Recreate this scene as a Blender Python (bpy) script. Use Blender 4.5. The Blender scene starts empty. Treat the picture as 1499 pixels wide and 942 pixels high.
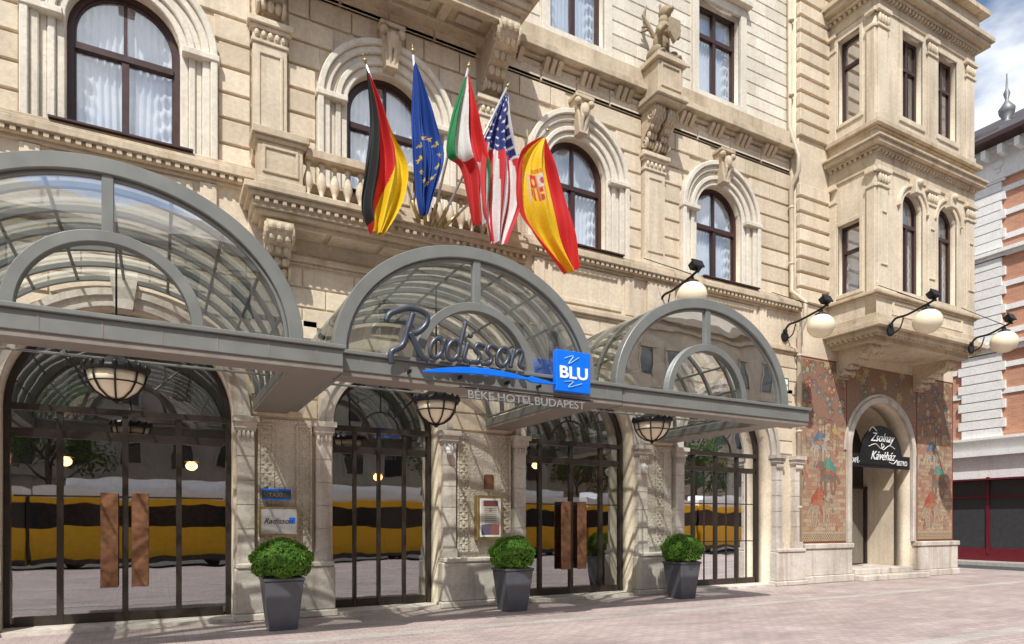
import bpy, bmesh, math, random
import numpy as np
from mathutils import Vector, Matrix
random.seed(7)
S=bpy.context.scene
COL=S.collection
pi=math.pi
# ------------------------------------------------------------------ materials
def newmat(name):
    m=bpy.data.materials.new(name); m.use_nodes=True
    nt=m.node_tree; b=nt.nodes.get('Principled BSDF'); return m,nt,b
def link(nt,a,b): nt.links.new(a,b)
def coords(nt,scale=(1,1,1),rot=(0,0,0)):
    tc=nt.nodes.new('ShaderNodeTexCoord'); mp=nt.nodes.new('ShaderNodeMapping')
    mp.inputs['Scale'].default_value=scale; mp.inputs['Rotation'].default_value=rot
    link(nt,tc.outputs['Object'],mp.inputs['Vector']); return mp.outputs['Vector']
def noise(nt,vec,scale,detail=3,rough=.55):
    n=nt.nodes.new('ShaderNodeTexNoise'); n.inputs['Scale'].default_value=scale
    n.inputs['Detail'].default_value=detail; n.inputs['Roughness'].default_value=rough
    link(nt,vec,n.inputs['Vector']); return n.outputs['Fac']
def ramp(nt,fac,stops,interp='LINEAR'):
    r=nt.nodes.new('ShaderNodeValToRGB'); r.color_ramp.interpolation=interp
    e=r.color_ramp.elements
    while len(e)<len(stops): e.new(.5)
    for i,(p,c) in enumerate(stops):
        e[i].position=p; e[i].color=(c[0],c[1],c[2],1) if not isinstance(c,(int,float)) else (c,c,c,1)
    link(nt,fac,r.inputs['Fac']); return r.outputs['Color']
def mix(nt,a,b,fac,mode='MIX'):
    m=nt.nodes.new('ShaderNodeMix'); m.data_type='RGBA'; m.blend_type=mode
    if isinstance(fac,(int,float)): m.inputs[0].default_value=fac
    else: link(nt,fac,m.inputs[0])
    for s,k in ((a,6),(b,7)):
        if isinstance(s,(tuple,list)): m.inputs[k].default_value=(s[0],s[1],s[2],1)
        else: link(nt,s,m.inputs[k])
    return m.outputs[2]
def bump(nt,b,h,strength,dist):
    n=nt.nodes.new('ShaderNodeBump'); n.inputs['Strength'].default_value=strength; n.inputs['Distance'].default_value=dist
    link(nt,h,n.inputs['Height']); link(nt,n.outputs['Normal'],b.inputs['Normal'])
def stone(name,base,var=.25,bstr=.5,stain=(.5,.4,.3),carve=0,blotch=.35,island=.0):
    m,nt,b=newmat(name)
    v=coords(nt)
    big=noise(nt,v,.9,3,.6); fine=noise(nt,v,14,4,.65)
    vs=coords(nt,(3.2,3.2,.22)); st=noise(nt,vs,1.3,4,.6)
    lo=tuple(c*(1-var) for c in base); hi=tuple(min(1,c*(1+var*.6)) for c in base)
    c1=ramp(nt,big,[(.3,lo),(.7,hi)])
    if island:
        g=nt.nodes.new('ShaderNodeNewGeometry')
        c1=mix(nt,c1,ramp(nt,g.outputs['Random Per Island'],[(0,(1-island,1-island*1.15,1-island*1.4)),(1,(1.06,1.05,1.04))]),1,'MULTIPLY')
    c2=mix(nt,c1,tuple(base[i]*stain[i] for i in range(3)),ramp(nt,st,[(.5,0.0),(.75,blotch)]))
    c3=mix(nt,c2,ramp(nt,fine,[(.3,.72),(.7,1.12)]),.55,'MULTIPLY')
    link(nt,c3,b.inputs['Base Color'])
    b.inputs['Roughness'].default_value=.88
    if carve:
        vo=nt.nodes.new('ShaderNodeTexVoronoi'); vo.inputs['Scale'].default_value=carve
        link(nt,v,vo.inputs['Vector']); bump(nt,b,vo.outputs['Distance'],.8,.02)
    else: bump(nt,b,fine,bstr,.015)
    return m
def plain(name,col,rough=.5,metal=0,var=.12,scale=6,bstr=.1,emit=0):
    m,nt,b=newmat(name); v=coords(nt); n=noise(nt,v,scale,3)
    link(nt,ramp(nt,n,[(.3,tuple(c*(1-var) for c in col)),(.7,tuple(min(1,c*(1+var)) for c in col))]),b.inputs['Base Color'])
    link(nt,ramp(nt,n,[(.2,max(0.02,rough-.1)),(.8,min(1,rough+.1))]),b.inputs['Roughness'])
    b.inputs['Metallic'].default_value=metal
    if emit: b.inputs['Emission Color'].default_value=(*col,1); b.inputs['Emission Strength'].default_value=emit
    if bstr>.04: bump(nt,b,noise(nt,v,scale*8,2),bstr,.004)
    return m
def glass(name,refl,tint,rough=.01,frost=False,add=.55):
    m,nt,b=newmat(name); nt.nodes.remove(b)
    out=nt.nodes['Material Output']
    g=nt.nodes.new('ShaderNodeBsdfGlossy'); g.inputs['Roughness'].default_value=rough; g.inputs['Color'].default_value=(.95,.97,1,1)
    t=nt.nodes.new('ShaderNodeBsdfTransparent'); t.inputs['Color'].default_value=(*tint,1)
    lw=nt.nodes.new('ShaderNodeLayerWeight'); lw.inputs['Blend'].default_value=.35
    mr=nt.nodes.new('ShaderNodeMapRange'); mr.inputs['To Min'].default_value=refl; mr.inputs['To Max'].default_value=min(1,refl+add)
    link(nt,lw.outputs['Fresnel'],mr.inputs['Value'])
    bm=nt.nodes.new('ShaderNodeBump'); bm.inputs['Strength'].default_value=.12; bm.inputs['Distance'].default_value=.02
    link(nt,noise(nt,coords(nt),1.7,1),bm.inputs['Height']); link(nt,bm.outputs['Normal'],g.inputs['Normal'])
    ms=nt.nodes.new('ShaderNodeMixShader'); link(nt,mr.outputs[0],ms.inputs[0]); 
    last=t.outputs[0]
    if frost:
        v=coords(nt); sp=nt.nodes.new('ShaderNodeSeparateXYZ'); link(nt,v,sp.inputs[0])
        mm=nt.nodes.new('ShaderNodeMath'); mm.operation='MULTIPLY'; mm.inputs[1].default_value=1/.3; link(nt,sp.outputs['Y'],mm.inputs[0])
        fr=nt.nodes.new('ShaderNodeMath'); fr.operation='FRACT'; link(nt,mm.outputs[0],fr.inputs[0])
        gt=nt.nodes.new('ShaderNodeMath'); gt.operation='GREATER_THAN'; gt.inputs[1].default_value=.64; link(nt,fr.outputs[0],gt.inputs[0])
        m3=nt.nodes.new('ShaderNodeMath'); m3.operation='MULTIPLY'; m3.inputs[1].default_value=.42; link(nt,gt.outputs[0],m3.inputs[0])
        tr=nt.nodes.new('ShaderNodeBsdfTranslucent'); tr.inputs['Color'].default_value=(.95,.94,.84,1)
        m2=nt.nodes.new('ShaderNodeMixShader'); link(nt,m3.outputs[0],m2.inputs[0]); link(nt,last,m2.inputs[1]); link(nt,tr.outputs[0],m2.inputs[2]); last=m2.outputs[0]
    link(nt,last,ms.inputs[1]); link(nt,g.outputs[0],ms.inputs[2]); link(nt,ms.outputs[0],out.inputs['Surface'])
    return m
def attrmat(name,rough=.8,transl=0):
    m,nt,b=newmat(name); a=nt.nodes.new('ShaderNodeAttribute'); a.attribute_name='Col'
    v=coords(nt); c=mix(nt,a.outputs['Color'],ramp(nt,noise(nt,v,25,4),[(.3,.75),(.7,1.1)]),.5,'MULTIPLY')
    link(nt,c,b.inputs['Base Color']); b.inputs['Roughness'].default_value=rough
    if transl:
        t=nt.nodes.new('ShaderNodeBsdfTranslucent'); link(nt,c,t.inputs['Color'])
        ms=nt.nodes.new('ShaderNodeMixShader'); ms.inputs[0].default_value=transl
        link(nt,b.outputs[0],ms.inputs[1]); link(nt,t.outputs[0],ms.inputs[2]); link(nt,ms.outputs[0],nt.nodes['Material Output'].inputs['Surface'])
    return m
M={}
M['stone']=stone('sandstone',(.67,.565,.425),.2)
M['block']=stone('sandstone_blocks',(.70,.60,.46),.14,island=.18)
M['blockL']=stone('pale_blocks',(.75,.70,.595),.10,island=.13,blotch=.25)
M['stoneL']=stone('pale_stone',(.73,.67,.56),.16)
M['trim']=stone('trim_stone',(.68,.58,.44),.2,blotch=.5)
M['trimD']=stone('weathered_trim',(.58,.475,.34),.25,blotch=.65)
M['carve']=stone('carved_stone',(.58,.52,.43),.3,carve=26,blotch=.5)
M['base']=stone('plinth_limestone',(.59,.535,.465),.3,.8,stain=(.5,.37,.28),blotch=.8)
M['wood']=plain('window_frame_brown',(.045,.016,.012),.4)
M['bronze']=plain('door_frame_bronze',(.04,.031,.025),.35,.3)
M['copper']=plain('copper_handle',(.25,.12,.065),.5,.6,.4,9)
M['metal']=plain('canopy_grey_metal',(.19,.195,.18),.42,.15,.08,3,.05)
M['metalB']=plain('canopy_soffit',(.23,.20,.17),.5,.1)
M['black']=plain('black_iron',(.015,.015,.016),.45,.4)
M['gwin']=glass('window_glass',.22,(.95,.97,.99),add=.4)
M['gdoor']=glass('door_glass',.36,(.66,.63,.58))
M['gfan']=glass('canopy_front_glass',.38,(.82,.87,.86))
M['gvault']=glass('canopy_vault_glass',.12,(.91,.94,.90),frost=True,add=.35)
M['curtain']=plain('white_curtain',(.90,.94,.97),.9,0,.03,3,.02)
M['cream']=plain('opal_glass',(.88,.77,.57),.18,0,.04,3,.01)
M['room']=plain('interior_wall',(.24,.17,.12),.8)
M['roomf']=plain('interior_floor',(.18,.13,.09),.3)
M['lamp']=plain('lit_lamp',(1,.62,.25),.5,0,.02,3,0,8)
M['pot']=plain('planter_grey',(.085,.09,.105),.35,.1,.12,5)
M['slate']=plain('letters_slate',(.055,.065,.085),.35,.3)
M['lgrey']=plain('letters_grey',(.30,.31,.32),.4,.2)
M['blue']=plain('sign_blue',(.0,.16,.78),.35,0,.03)
M['white']=plain('white_paint',(.8,.8,.8),.5,0,.03)
M['brass']=plain('brass',(.45,.33,.14),.35,.8)
M['pole']=plain('pole_white_metal',(.55,.55,.55),.3,.4)
M['gold']=plain('gilding',(.5,.35,.08),.35,.7)
# ------------------------------------------------------------------ mesh builder
def empty(name,loc=(0,0,0)):
    e=bpy.data.objects.new(name,None); e.location=loc; COL.objects.link(e); e.empty_display_size=.2; return e
def setparent(o,p):
    if p is not None:
        o.parent=p; o.matrix_parent_inverse=Matrix.Translation(p.location).inverted()
def crom(P,n=8):
    P=[Vector(p) for p in P]; out=[]
    for i in range(len(P)-1):
        a=P[max(i-1,0)];b=P[i];c=P[i+1];d=P[min(i+2,len(P)-1)]
        for k in range(n):
            t=k/n; out.append(.5*((2*b)+(c-a)*t+(2*a-5*b+4*c-d)*t*t+(3*b-a-3*c+d)*t**3))
    out.append(P[-1]); return out
class MB:
    def __init__(s): s.v=[]; s.f=[]
    def add(s,vs,fs):
        o=len(s.v); s.v+= [tuple(p) for p in vs]; s.f+=[tuple(i+o for i in f) for f in fs]
    def box(s,x0,x1,y0,y1,z0,z1,M4=None):
        vs=[Vector(p) for p in ((x0,y0,z0),(x1,y0,z0),(x1,y1,z0),(x0,y1,z0),(x0,y0,z1),(x1,y0,z1),(x1,y1,z1),(x0,y1,z1))]
        if M4 is not None: vs=[M4@p for p in vs]
        s.add(vs,[(0,1,2,3),(4,5,6,7),(0,1,5,4),(1,2,6,5),(2,3,7,6),(3,0,4,7)])
    def taper(s,cx,cy,z0,z1,w0,w1):
        vs=[]
        for z,w in ((z0,w0/2),(z1,w1/2)): vs+=[(cx-w,cy-w,z),(cx+w,cy-w,z),(cx+w,cy+w,z),(cx-w,cy+w,z)]
        s.add(vs,[(0,1,2,3),(4,5,6,7),(0,1,5,4),(1,2,6,5),(2,3,7,6),(3,0,4,7)])
    def prism(s,poly,a,b,ax='y'):
        n=len(poly)
        def P(p,t): return (p[0],t,p[1]) if ax=='y' else ((t,p[0],p[1]) if ax=='x' else (p[0],p[1],t))
        vs=[P(p,a) for p in poly]+[P(p,b) for p in poly]
        s.add(vs,[tuple(range(n)),tuple(range(2*n-1,n-1,-1))]+[(i,(i+1)%n,n+(i+1)%n,n+i) for i in range(n)])
    def strip(s,inn,out,a,b,ax='y',closed=False):
        n=len(inn)
        def P(p,t): return (p[0],t,p[1]) if ax=='y' else (t,p[0],p[1])
        vs=[P(p,a) for p in inn]+[P(p,a) for p in out]+[P(p,b) for p in inn]+[P(p,b) for p in out]
        fs=[]
        for i in range(n if closed else n-1):
            j=(i+1)%n
            fs+=[(i,j,n+j,n+i),(2*n+i,3*n+i,3*n+j,2*n+j),(i,2*n+i,2*n+j,j),(n+i,n+j,3*n+j,3*n+i)]
        if not closed: fs+=[(0,n,3*n,2*n),(n-1,3*n-1,4*n-1,2*n-1)]
        s.add(vs,fs)
    def arch(s,c,ri,ro,z0,zs,y0,y1,n=28,ax='y',ki=1,jamb=True,a0=0,a1=pi):
        I=[];O=[]
        if jamb: I.append((c+ri,z0));O.append((c+ro,z0))
        for i in range(n+1):
            t=a0+(a1-a0)*i/n; I.append((c+ri*math.cos(t),zs+ri*ki*math.sin(t))); O.append((c+ro*math.cos(t),zs+(ro-ri+ri*ki)*math.sin(t)))
        if jamb: I.append((c-ri,z0));O.append((c-ro,z0))
        s.strip(I,O,y0,y1,ax)
    def tube(s,pts,r,n=8,r1=None,cap=True):
        pts=[Vector(p) for p in pts]; N=len(pts); vs=[]
        up=Vector((0,0,1)); prev=None
        for i,p in enumerate(pts):
            d=(pts[min(i+1,N-1)]-pts[max(i-1,0)]).normalized()
            if prev is None:
                a=d.cross(up)
                if a.length<.05: a=d.cross(Vector((1,0,0)))
            else: a=prev-d*prev.dot(d)
            a.normalize(); prev=a; b=d.cross(a)
            rr=r if r1 is None else r+(r1-r)*i/(N-1)
            for k in range(n):
                t=2*pi*k/n; vs.append(p+a*rr*math.cos(t)+b*rr*math.sin(t))
        fs=[(i*n+k,i*n+(k+1)%n,(i+1)*n+(k+1)%n,(i+1)*n+k) for i in range(N-1) for k in range(n)]
        if cap: fs+=[tuple(range(n)),tuple(range((N-1)*n,N*n))]
        s.add(vs,fs)
    def lathe(s,c,prof,n=16):
        vs=[(c[0]+r*math.cos(2*pi*k/n),c[1]+r*math.sin(2*pi*k/n),c[2]+z) for r,z in prof for k in range(n)]
        N=len(prof)
        fs=[(i*n+k,i*n+(k+1)%n,(i+1)*n+(k+1)%n,(i+1)*n+k) for i in range(N-1) for k in range(n)]
        fs+=[tuple(range(n)),tuple(range((N-1)*n,N*n))]; s.add(vs,fs)
    def ball(s,c,r,n=14,m=9,rot=None):
        if isinstance(r,(int,float)): r=(r,r,r)
        vs=[];R=rot or Matrix.Identity(3)
        for i in range(m+1):
            p=pi*i/m
            for k in range(n):
                t=2*pi*k/n; vs.append(Vector(c)+R@Vector((r[0]*math.sin(p)*math.cos(t),r[1]*math.sin(p)*math.sin(t),r[2]*math.cos(p))))
        s.add(vs,[(i*n+k,i*n+(k+1)%n,(i+1)*n+(k+1)%n,(i+1)*n+k) for i in range(m) for k in range(n)])
    def obj(s,name,mat,parent=None,smooth=False,bevel=0,remesh=0):
        me=bpy.data.meshes.new(name); me.from_pydata(s.v,[],s.f)
        bm=bmesh.new(); bm.from_mesh(me); bmesh.ops.remove_doubles(bm,verts=bm.verts,dist=1e-5) if smooth else None
        bmesh.ops.recalc_face_normals(bm,faces=bm.faces); bm.to_mesh(me); bm.free()
        if smooth: 
            for p in me.polygons: p.use_smooth=True
        me.materials.append(M[mat] if isinstance(mat,str) else mat)
        o=bpy.data.objects.new(name,me); COL.objects.link(o); setparent(o,parent)
        if remesh:
            r=o.modifiers.new('r','REMESH'); r.mode='VOXEL'; r.voxel_size=remesh; r.use_smooth_shade=True
            q=o.modifiers.new('s','SMOOTH'); q.factor=.5; q.iterations=2
        if bevel:
            b=o.modifiers.new('b','BEVEL'); b.width=bevel; b.segments=1; b.limit_method='ANGLE'
        return o
def wall(name,outer,holes,a,b,mat,parent,ax='y'):
    cu=bpy.data.curves.new('tmp','CURVE'); cu.dimensions='2D'; cu.fill_mode='BOTH'; cu.extrude=(b-a)/2
    for poly in [outer]+holes:
        sp=cu.splines.new('POLY'); sp.points.add(len(poly)-1)
        for i,p in enumerate(poly): sp.points[i].co=(p[0],p[1],0,1)
        sp.use_cyclic_u=True
    o=bpy.data.objects.new('tmp',cu); COL.objects.link(o)
    dg=bpy.context.evaluated_depsgraph_get(); dg.update()
    me=bpy.data.meshes.new_from_object(o.evaluated_get(dg))
    bpy.data.objects.remove(o)
    mid=(a+b)/2
    for v in me.vertices:
        x,y,z=v.co
        v.co=(x,mid+z,y) if ax=='y' else (mid+z,x,y)
    bm=bmesh.new(); bm.from_mesh(me); bmesh.ops.remove_doubles(bm,verts=bm.verts,dist=1e-5); bmesh.ops.recalc_face_normals(bm,faces=bm.faces); bm.to_mesh(me); bm.free()
    me.materials.clear(); me.materials.append(M[mat]); me.name=name
    ob=bpy.data.objects.new(name,me); COL.objects.link(ob); setparent(ob,parent); return ob
def rect(x0,x1,z0,z1): return [(x0,z0),(x1,z0),(x1,z1),(x0,z1)]
def archpoly(c,r,z0,zs,n=28): return [(c-r,z0),(c+r,z0)]+[(c+r*math.cos(pi*i/n),zs+r*math.sin(pi*i/n)) for i in range(n+1)]
def text(body,size,loc,mat,parent,extrude=.01,shear=0,align='LEFT',name='lettering',sx=1,rotz=0,offset=0):
    cu=bpy.data.curves.new(name,'FONT'); cu.body=body; cu.size=size; cu.extrude=extrude; cu.shear=shear; cu.align_x=align; cu.offset=offset
    o=bpy.data.objects.new(name,cu); o.rotation_euler=(pi/2,0,rotz); o.location=loc; o.scale=(sx,1,1); COL.objects.link(o)
    cu.materials.append(M[mat]); setparent(o,parent); return o
# ------------------------------------------------------------------ layout constants
CW=[-9.0,-4.73,-.45,3.83,8.12,12.4]         # upper window axes
GO=[(-9.0,1.5),(-4.73,1.45),(-.45,1.55),(3.72,1.0),(8.02,1.4),(12.38,1.5)]  # ground openings
YG,YU=11.7,12.0
XL,XJ,XR=-14.0,14.98,22.3
H=empty('hotel_building',(4,12,0))
# walls ---------------------------------------------------------
ZS=3.35
wall('ground_floor_wall',rect(XL,XJ,0,7.3),[archpoly(c,h,.02,ZS) for c,h in GO],YG,YG+.5,'stone',H)
WZ,WS,WH=7.45,9.27,.78
wall('first_floor_wall',rect(XL,XJ,7.3,11.5),[archpoly(c,WH,WZ if i!=3 else 7.31,WS) for i,c in enumerate(CW)],YU,YU+.45,'stone',H)
wall('second_floor_wall',rect(XL,XJ,11.5,17.6),[rect(c-.72,c+.72,12.25,14.55) for c in CW],YU+.02,YU+.45,'stoneL',H)
EC,EH,ES=18.55,1.45,3.65
wall('corner_wall',rect(XJ,XR,0,17.6),[archpoly(EC,EH,.02,ES),rect(16.6,20.5,7.4,11.0),rect(16.6,20.5,12.0,15.0)],YG,YG+.5,'stone',H)
# shell and rooms
s=MB()
s.box(XL,XL+.3,12.5,24,0,17.6); s.box(XR-.3,XR,12.21,24,0,17.6); s.box(XL,XR,24,24.3,0,17.6); s.box(XL-.1,XR+.1,12.46,24.4,17.61,17.9)
s.obj('outer_shell','stone',H)
s=MB(); s.box(XL+.31,XR-.31,12.47,23.9,6.9,7.2); s.box(XL+.31,XR-.31,12.47,23.9,11.6,12.1); s.box(XL+.31,XR-.31,18,18.1,.1,6.8)
s.box(XL+.31,XR-.31,16,16.1,7.21,11.59); s.box(XL+.31,XR-.31,16,16.1,12.11,17.5)
for x in (-7,-2.6,1.7,5.6,10.2,14.7): s.box(x,x+.15,12.47,17.9,.1,6.8); s.box(x,x+.15,12.47,15.9,7.21,11.59); s.box(x,x+.15,12.47,15.9,12.11,17.5)
s.obj('interior_walls','room',H)
s=MB(); s.box(XL+.3,XR-.3,12.21,17.9,.01,.05); s.obj('interior_floor','roomf',H)
s=MB()
for i in range(11):
    x=-3+i*1.6; s.box(x,x+.7,15.2,15.9,.06,.5); s.box(x,x+.7,15.8,15.9,.5,1.1); s.box(x+.8,x+1.3,16.4,16.9,.06,.75)
s.box(-2.3,1.4,17.7,17.95,.06,2.6); s.box(5.9,9.9,17.7,17.95,.06,2.6)
s.obj('lobby_furniture','copper',H)
s=MB(); s2=MB()
for x,y,z in ((-1.5,14.6,2.75),(.6,14.6,2.75),(2.9,15.2,2.7),(4.6,15.2,2.7),(6.9,14.6,3.1),(8.6,14.6,3.1),(11.3,14.8,2.7),(13.2,14.8,2.7)):
    s.ball((x,y,z),(.11,.11,.09),12,8); s2.tube([(x,y,z+.1),(x,y,6.75)],.012,5); s2.lathe((x,y,z+.08),[(.15,0),(.06,.1)],12)
s.obj('lobby_lamps','lamp',H,smooth=True); s2.obj('lobby_lamp_rods','brass',H)
# rusticated blocks ---------------------------------------------
def free(x0,x1,exc):
    segs=[(x0,x1)]
    for a,b in exc:
        ns=[]
        for p,q in segs:
            if b<=p or a>=q: ns.append((p,q))
            else:
                if a>p: ns.append((p,a))
                if b<q: ns.append((b,q))
        segs=ns
    return [g for g in segs if g[1]-g[0]>.1]
PIL=[(-2.9,-2.3),(1.42,1.98),(5.68,6.24),(9.9,10.5)]
b=MB(); z=7.56; r=0
while z<11.2:
    h=.43; exc=[(a-.02,c+.02) for a,c in PIL]
    for c in CW:
        w=1.34
        if z<WS: hw=w
        else: hw=math.sqrt(max(0,w*w-(z-WS)**2))
        if hw>0: exc.append((c-hw,c+hw))
    for p,q in free(XL,XJ-.02,exc):
        n=max(1,round((q-p)/1.0)); 
        cuts=[p+(q-p)*k/n for k in range(n+1)]
        if r%2 and n>1: cuts=[p]+[p+(q-p)*(k+.5)/n for k in range(n)]+[q]
        for k in range(len(cuts)-1): 
            if cuts[k+1]-cuts[k]>.08: b.box(cuts[k]+.01,cuts[k+1]-.01,YU-.05,YU+.05,z,z+h-.045)
    z+=h; r+=1
b.obj('first_floor_blocks','block',H,bevel=.013)
b=MB(); z=12.1; r=0
while z<17.3:
    h=.315; exc=[(9.7,10.6)] if z<12.2 else []
    if z<14.9 and z>11.9: exc+=[(c-.95,c+.95) for c in CW]
    for p,q in free(XL,XJ-.02,exc):
        x=p+(0 if r%2 else -.35)
        while x<q:
            a=max(p,x); e=min(q,x+.72)
            if e-a>.06: b.box(a+.007,e-.007,YU-.0,YU+.06,z,z+h-.028)
            x+=.72
    z+=h; r+=1
b.obj('second_floor_blocks','blockL',H,bevel=.008)
b=MB(); z=7.5
while z<17.3:
    if not(10.9<z+.2<11.9): b.box(XJ-.03,16.16,YG-.08,YG+.05,z,z+.33)
    b.box(20.95,XR+.03,YG-.06,YG+.05,z,z+.33); z+=.40
b.obj('corner_rustication','block',H,bevel=.02)
b=MB(); z=5.0; r=0
while z<6.0:
    x=XL+(.4 if r%2 else 0)
    while x<XJ-.05:
        e=min(x+.9,XJ-.01); b.box(x+.008,e-.008,YG-.03,YG+.05,z,z+.315); x+=.9
    z+=.345; r+=1
for (a,e) in ((13.92,14.96),(9.45,10.85),(4.75,6.6),(1.12,2.7)):
    z=3.42
    while z<4.9:
        b.box(a+.25,e-.25,YG-.03,YG+.05,z,z+.315); z+=.345
b.obj('ground_floor_blocks','block',H,bevel=.01)
# string courses -----------------------------------------------
def course(s,x0,x1,yw,z0,steps,tap=0):
    z=z0
    for h,p in steps: s.box(x0-(p*tap),x1+(p*tap),yw-p,yw+.06,z,z+h); z+=h
s=MB()
course(s,XL,XJ,YG,7.12,[(.06,.05),(.08,.12),(.12,.2),(.06,.14)])
s.box(XL,XJ,YG-.1,YU+.05,7.441,7.5)
course(s,XL,XJ,YG,6.05,[(.05,.04),(.1,.1),(.05,.05)])
course(s,XL,XJ,YU,11.0,[(.08,.05),(.16,.02),(.06,.06)])
course(s,XL,XJ,YU,11.42,[(.08,.12),(.14,.3),(.06,.24)])
s.box(XL,XJ,YU-.16,YU+.05,11.71,12.05)
course(s,XL,XJ,YU,16.6,[(.1,.1),(.2,.35),(.2,.5),(.1,.6)])
s.obj('string_courses','trimD',H,bevel=.012)
s=MB()
x=XL+.3
while x<XJ-.4:
    for o in (0,.16,.32): s.prism([(YU-.02,11.2),(YU-.08,11.22),(YU-.2,11.36),(YU-.24,11.42),(YU+.02,11.42)],x+o,x+o+.1,'x')
    x+=.95
x=-6.0
while x<XJ-.2:
    if not (1.2<x<6.45): s.box(x,x+.07,YG-.17,YG-.04,7.185,7.255)
    x+=.13
s.obj('cornice_brackets','trimD',H)
s=MB()  # dado panels below windows
for c in CW:
    if c==3.83: continue
    s.box(c-1.3,c-1.05,YG-.06,YG+.05,6.251,7.1); s.box(c+1.05,c+1.3,YG-.06,YG+.05,6.251,7.1)
    s.strip([(c-.85,6.4),(c+.85,6.4),(c+.85,6.98),(c-.85,6.98)],[(c-.95,6.3),(c+.95,6.3),(c+.95,7.08),(c-.95,7.08)],YG-.04,YG+.03,closed=True)
for a,e in PIL: s.box(a-.1,e+.1,YG-.08,YG+.05,6.252,7.11)
s.obj('dado_panels','trim',H,bevel=.008)
# pilasters
s=MB()
for a,e in PIL:
    s.box(a-.06,e+.06,YU-.2,YU+.05,7.501,7.72); s.box(a,e,YU-.15,YU+.05,7.72,9.78)
    s.strip([(a+.12,7.95),(e-.12,7.95),(e-.12,9.6),(a+.12,9.6)],[(a+.07,7.9),(e-.07,7.9),(e-.07,9.65),(a+.07,9.65)],YU-.175,YU-.14,closed=True)
    s.box(a-.03,e+.03,YU-.18,YU+.05,9.78,9.84); s.box(a-.005,e+.005,YU-.155,YU+.05,9.84,10.0)
    s.box(a-.05,e+.05,YU-.2,YU+.05,10.0,10.07); s.box(a-.09,e+.09,YU-.25,YU+.05,10.07,10.17)
    for q in range(5): s.ball((a+.06+q*(e-a-.12)/4,YU-.17,9.92),(.045,.05,.07),8,6)
s.box(9.82,10.58,YU-.17,YU+.05,10.17,10.22)
s.obj('pilasters','trim',H,bevel=.01)
# window surrounds
s=MB();k=MB()
for c in CW:
    s.arch(c,WH-.001,.90,7.5,WS,YU-.03,YU+.05)
    s.arch(c,.90,1.0,7.5,WS,YU-.08,YU+.05)
    s.arch(c,1.0,1.1,7.5,WS,YU-.04,YU+.05)
    s.arch(c,1.1,1.22,7.5,WS,YU-.11,YU+.05)
    s.arch(c,1.22,1.33,7.5,WS,YU-.17,YU+.05)
    for sx in (-1,1): s.box(min(c+sx*.8,c+sx*1.36),max(c+sx*.8,c+sx*1.36),YU-.19,YU+.04,WS-.06,WS+.05)
    k.prism([(c-.11,WS+.78),(c+.11,WS+.78),(c+.2,WS+1.5),(c-.2,WS+1.5)],YU-.26,YU+.04)
    k.box(c-.24,c+.24,YU-.32,YU+.04,WS+1.5,WS+1.58)
    for dx in (-.08,.08): k.tube([(c+dx,YU-.28,WS+1.38),(c+dx*.7,YU-.3,WS+1.1),(c+dx*.5,YU-.22,WS+.85)],.045,8)
    k.ball((c,YU-.3,WS+1.25),(.1,.1,.16))
    k.ball((c-.17,YU-.28,WS+1.42),.08); k.ball((c+.17,YU-.28,WS+1.42),.08)
s.obj('window_archivolts','stoneL',H,bevel=.015)
k.obj('keystones','trimD',H,bevel=.01)
s=MB()
for c in CW:
    s.strip([(c-.72,12.25),(c+.72,12.25),(c+.72,14.55),(c-.72,14.55)],[(c-.92,12.1),(c+.92,12.1),(c+.92,14.78),(c-.92,14.78)],YU-.06,YU+.05,closed=True)
    s.box(c-1.0,c+1.0,YU-.2,YU+.05,14.78,14.9)
s.obj('second_floor_surrounds','stoneL',H,bevel=.012)
# windows ------------------------------------------------------
fr=MB(); gl=MB(); cu=MB()
def curtain(c,hw,z0,z1,y,ax='y'):
    nx,nz=54,44
    for sd in (-1,1):
        vs=[];
        for j in range(nz+1):
            z=z0+(z1-z0)*j/nz
            for i in range(nx+1):
                t=i/nx; x=hw*(1-t*(1-.02))
                sw=max(0,1-abs(t-.28)/.3)
                off=.03*math.sin(t*50+.6*math.sin(z*3))*(1-.5*sw)+.045*sw*math.sin(z*24-2.2*math.cos((t-.28)*9))
                p=(c+sd*x,y+off,z)
                vs.append(p if ax=='y' else (y+off,c+sd*x,z))
        cu.add(vs,[(j*(nx+1)+i,j*(nx+1)+i+1,(j+1)*(nx+1)+i+1,(j+1)*(nx+1)+i) for j in range(nz) for i in range(nx)])
def flatface(poly,y,ax='y'):
    gl.add([(p[0],y,p[1]) if ax=='y' else (y,p[0],p[1]) for p in poly],[tuple(range(len(poly)))])
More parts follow.
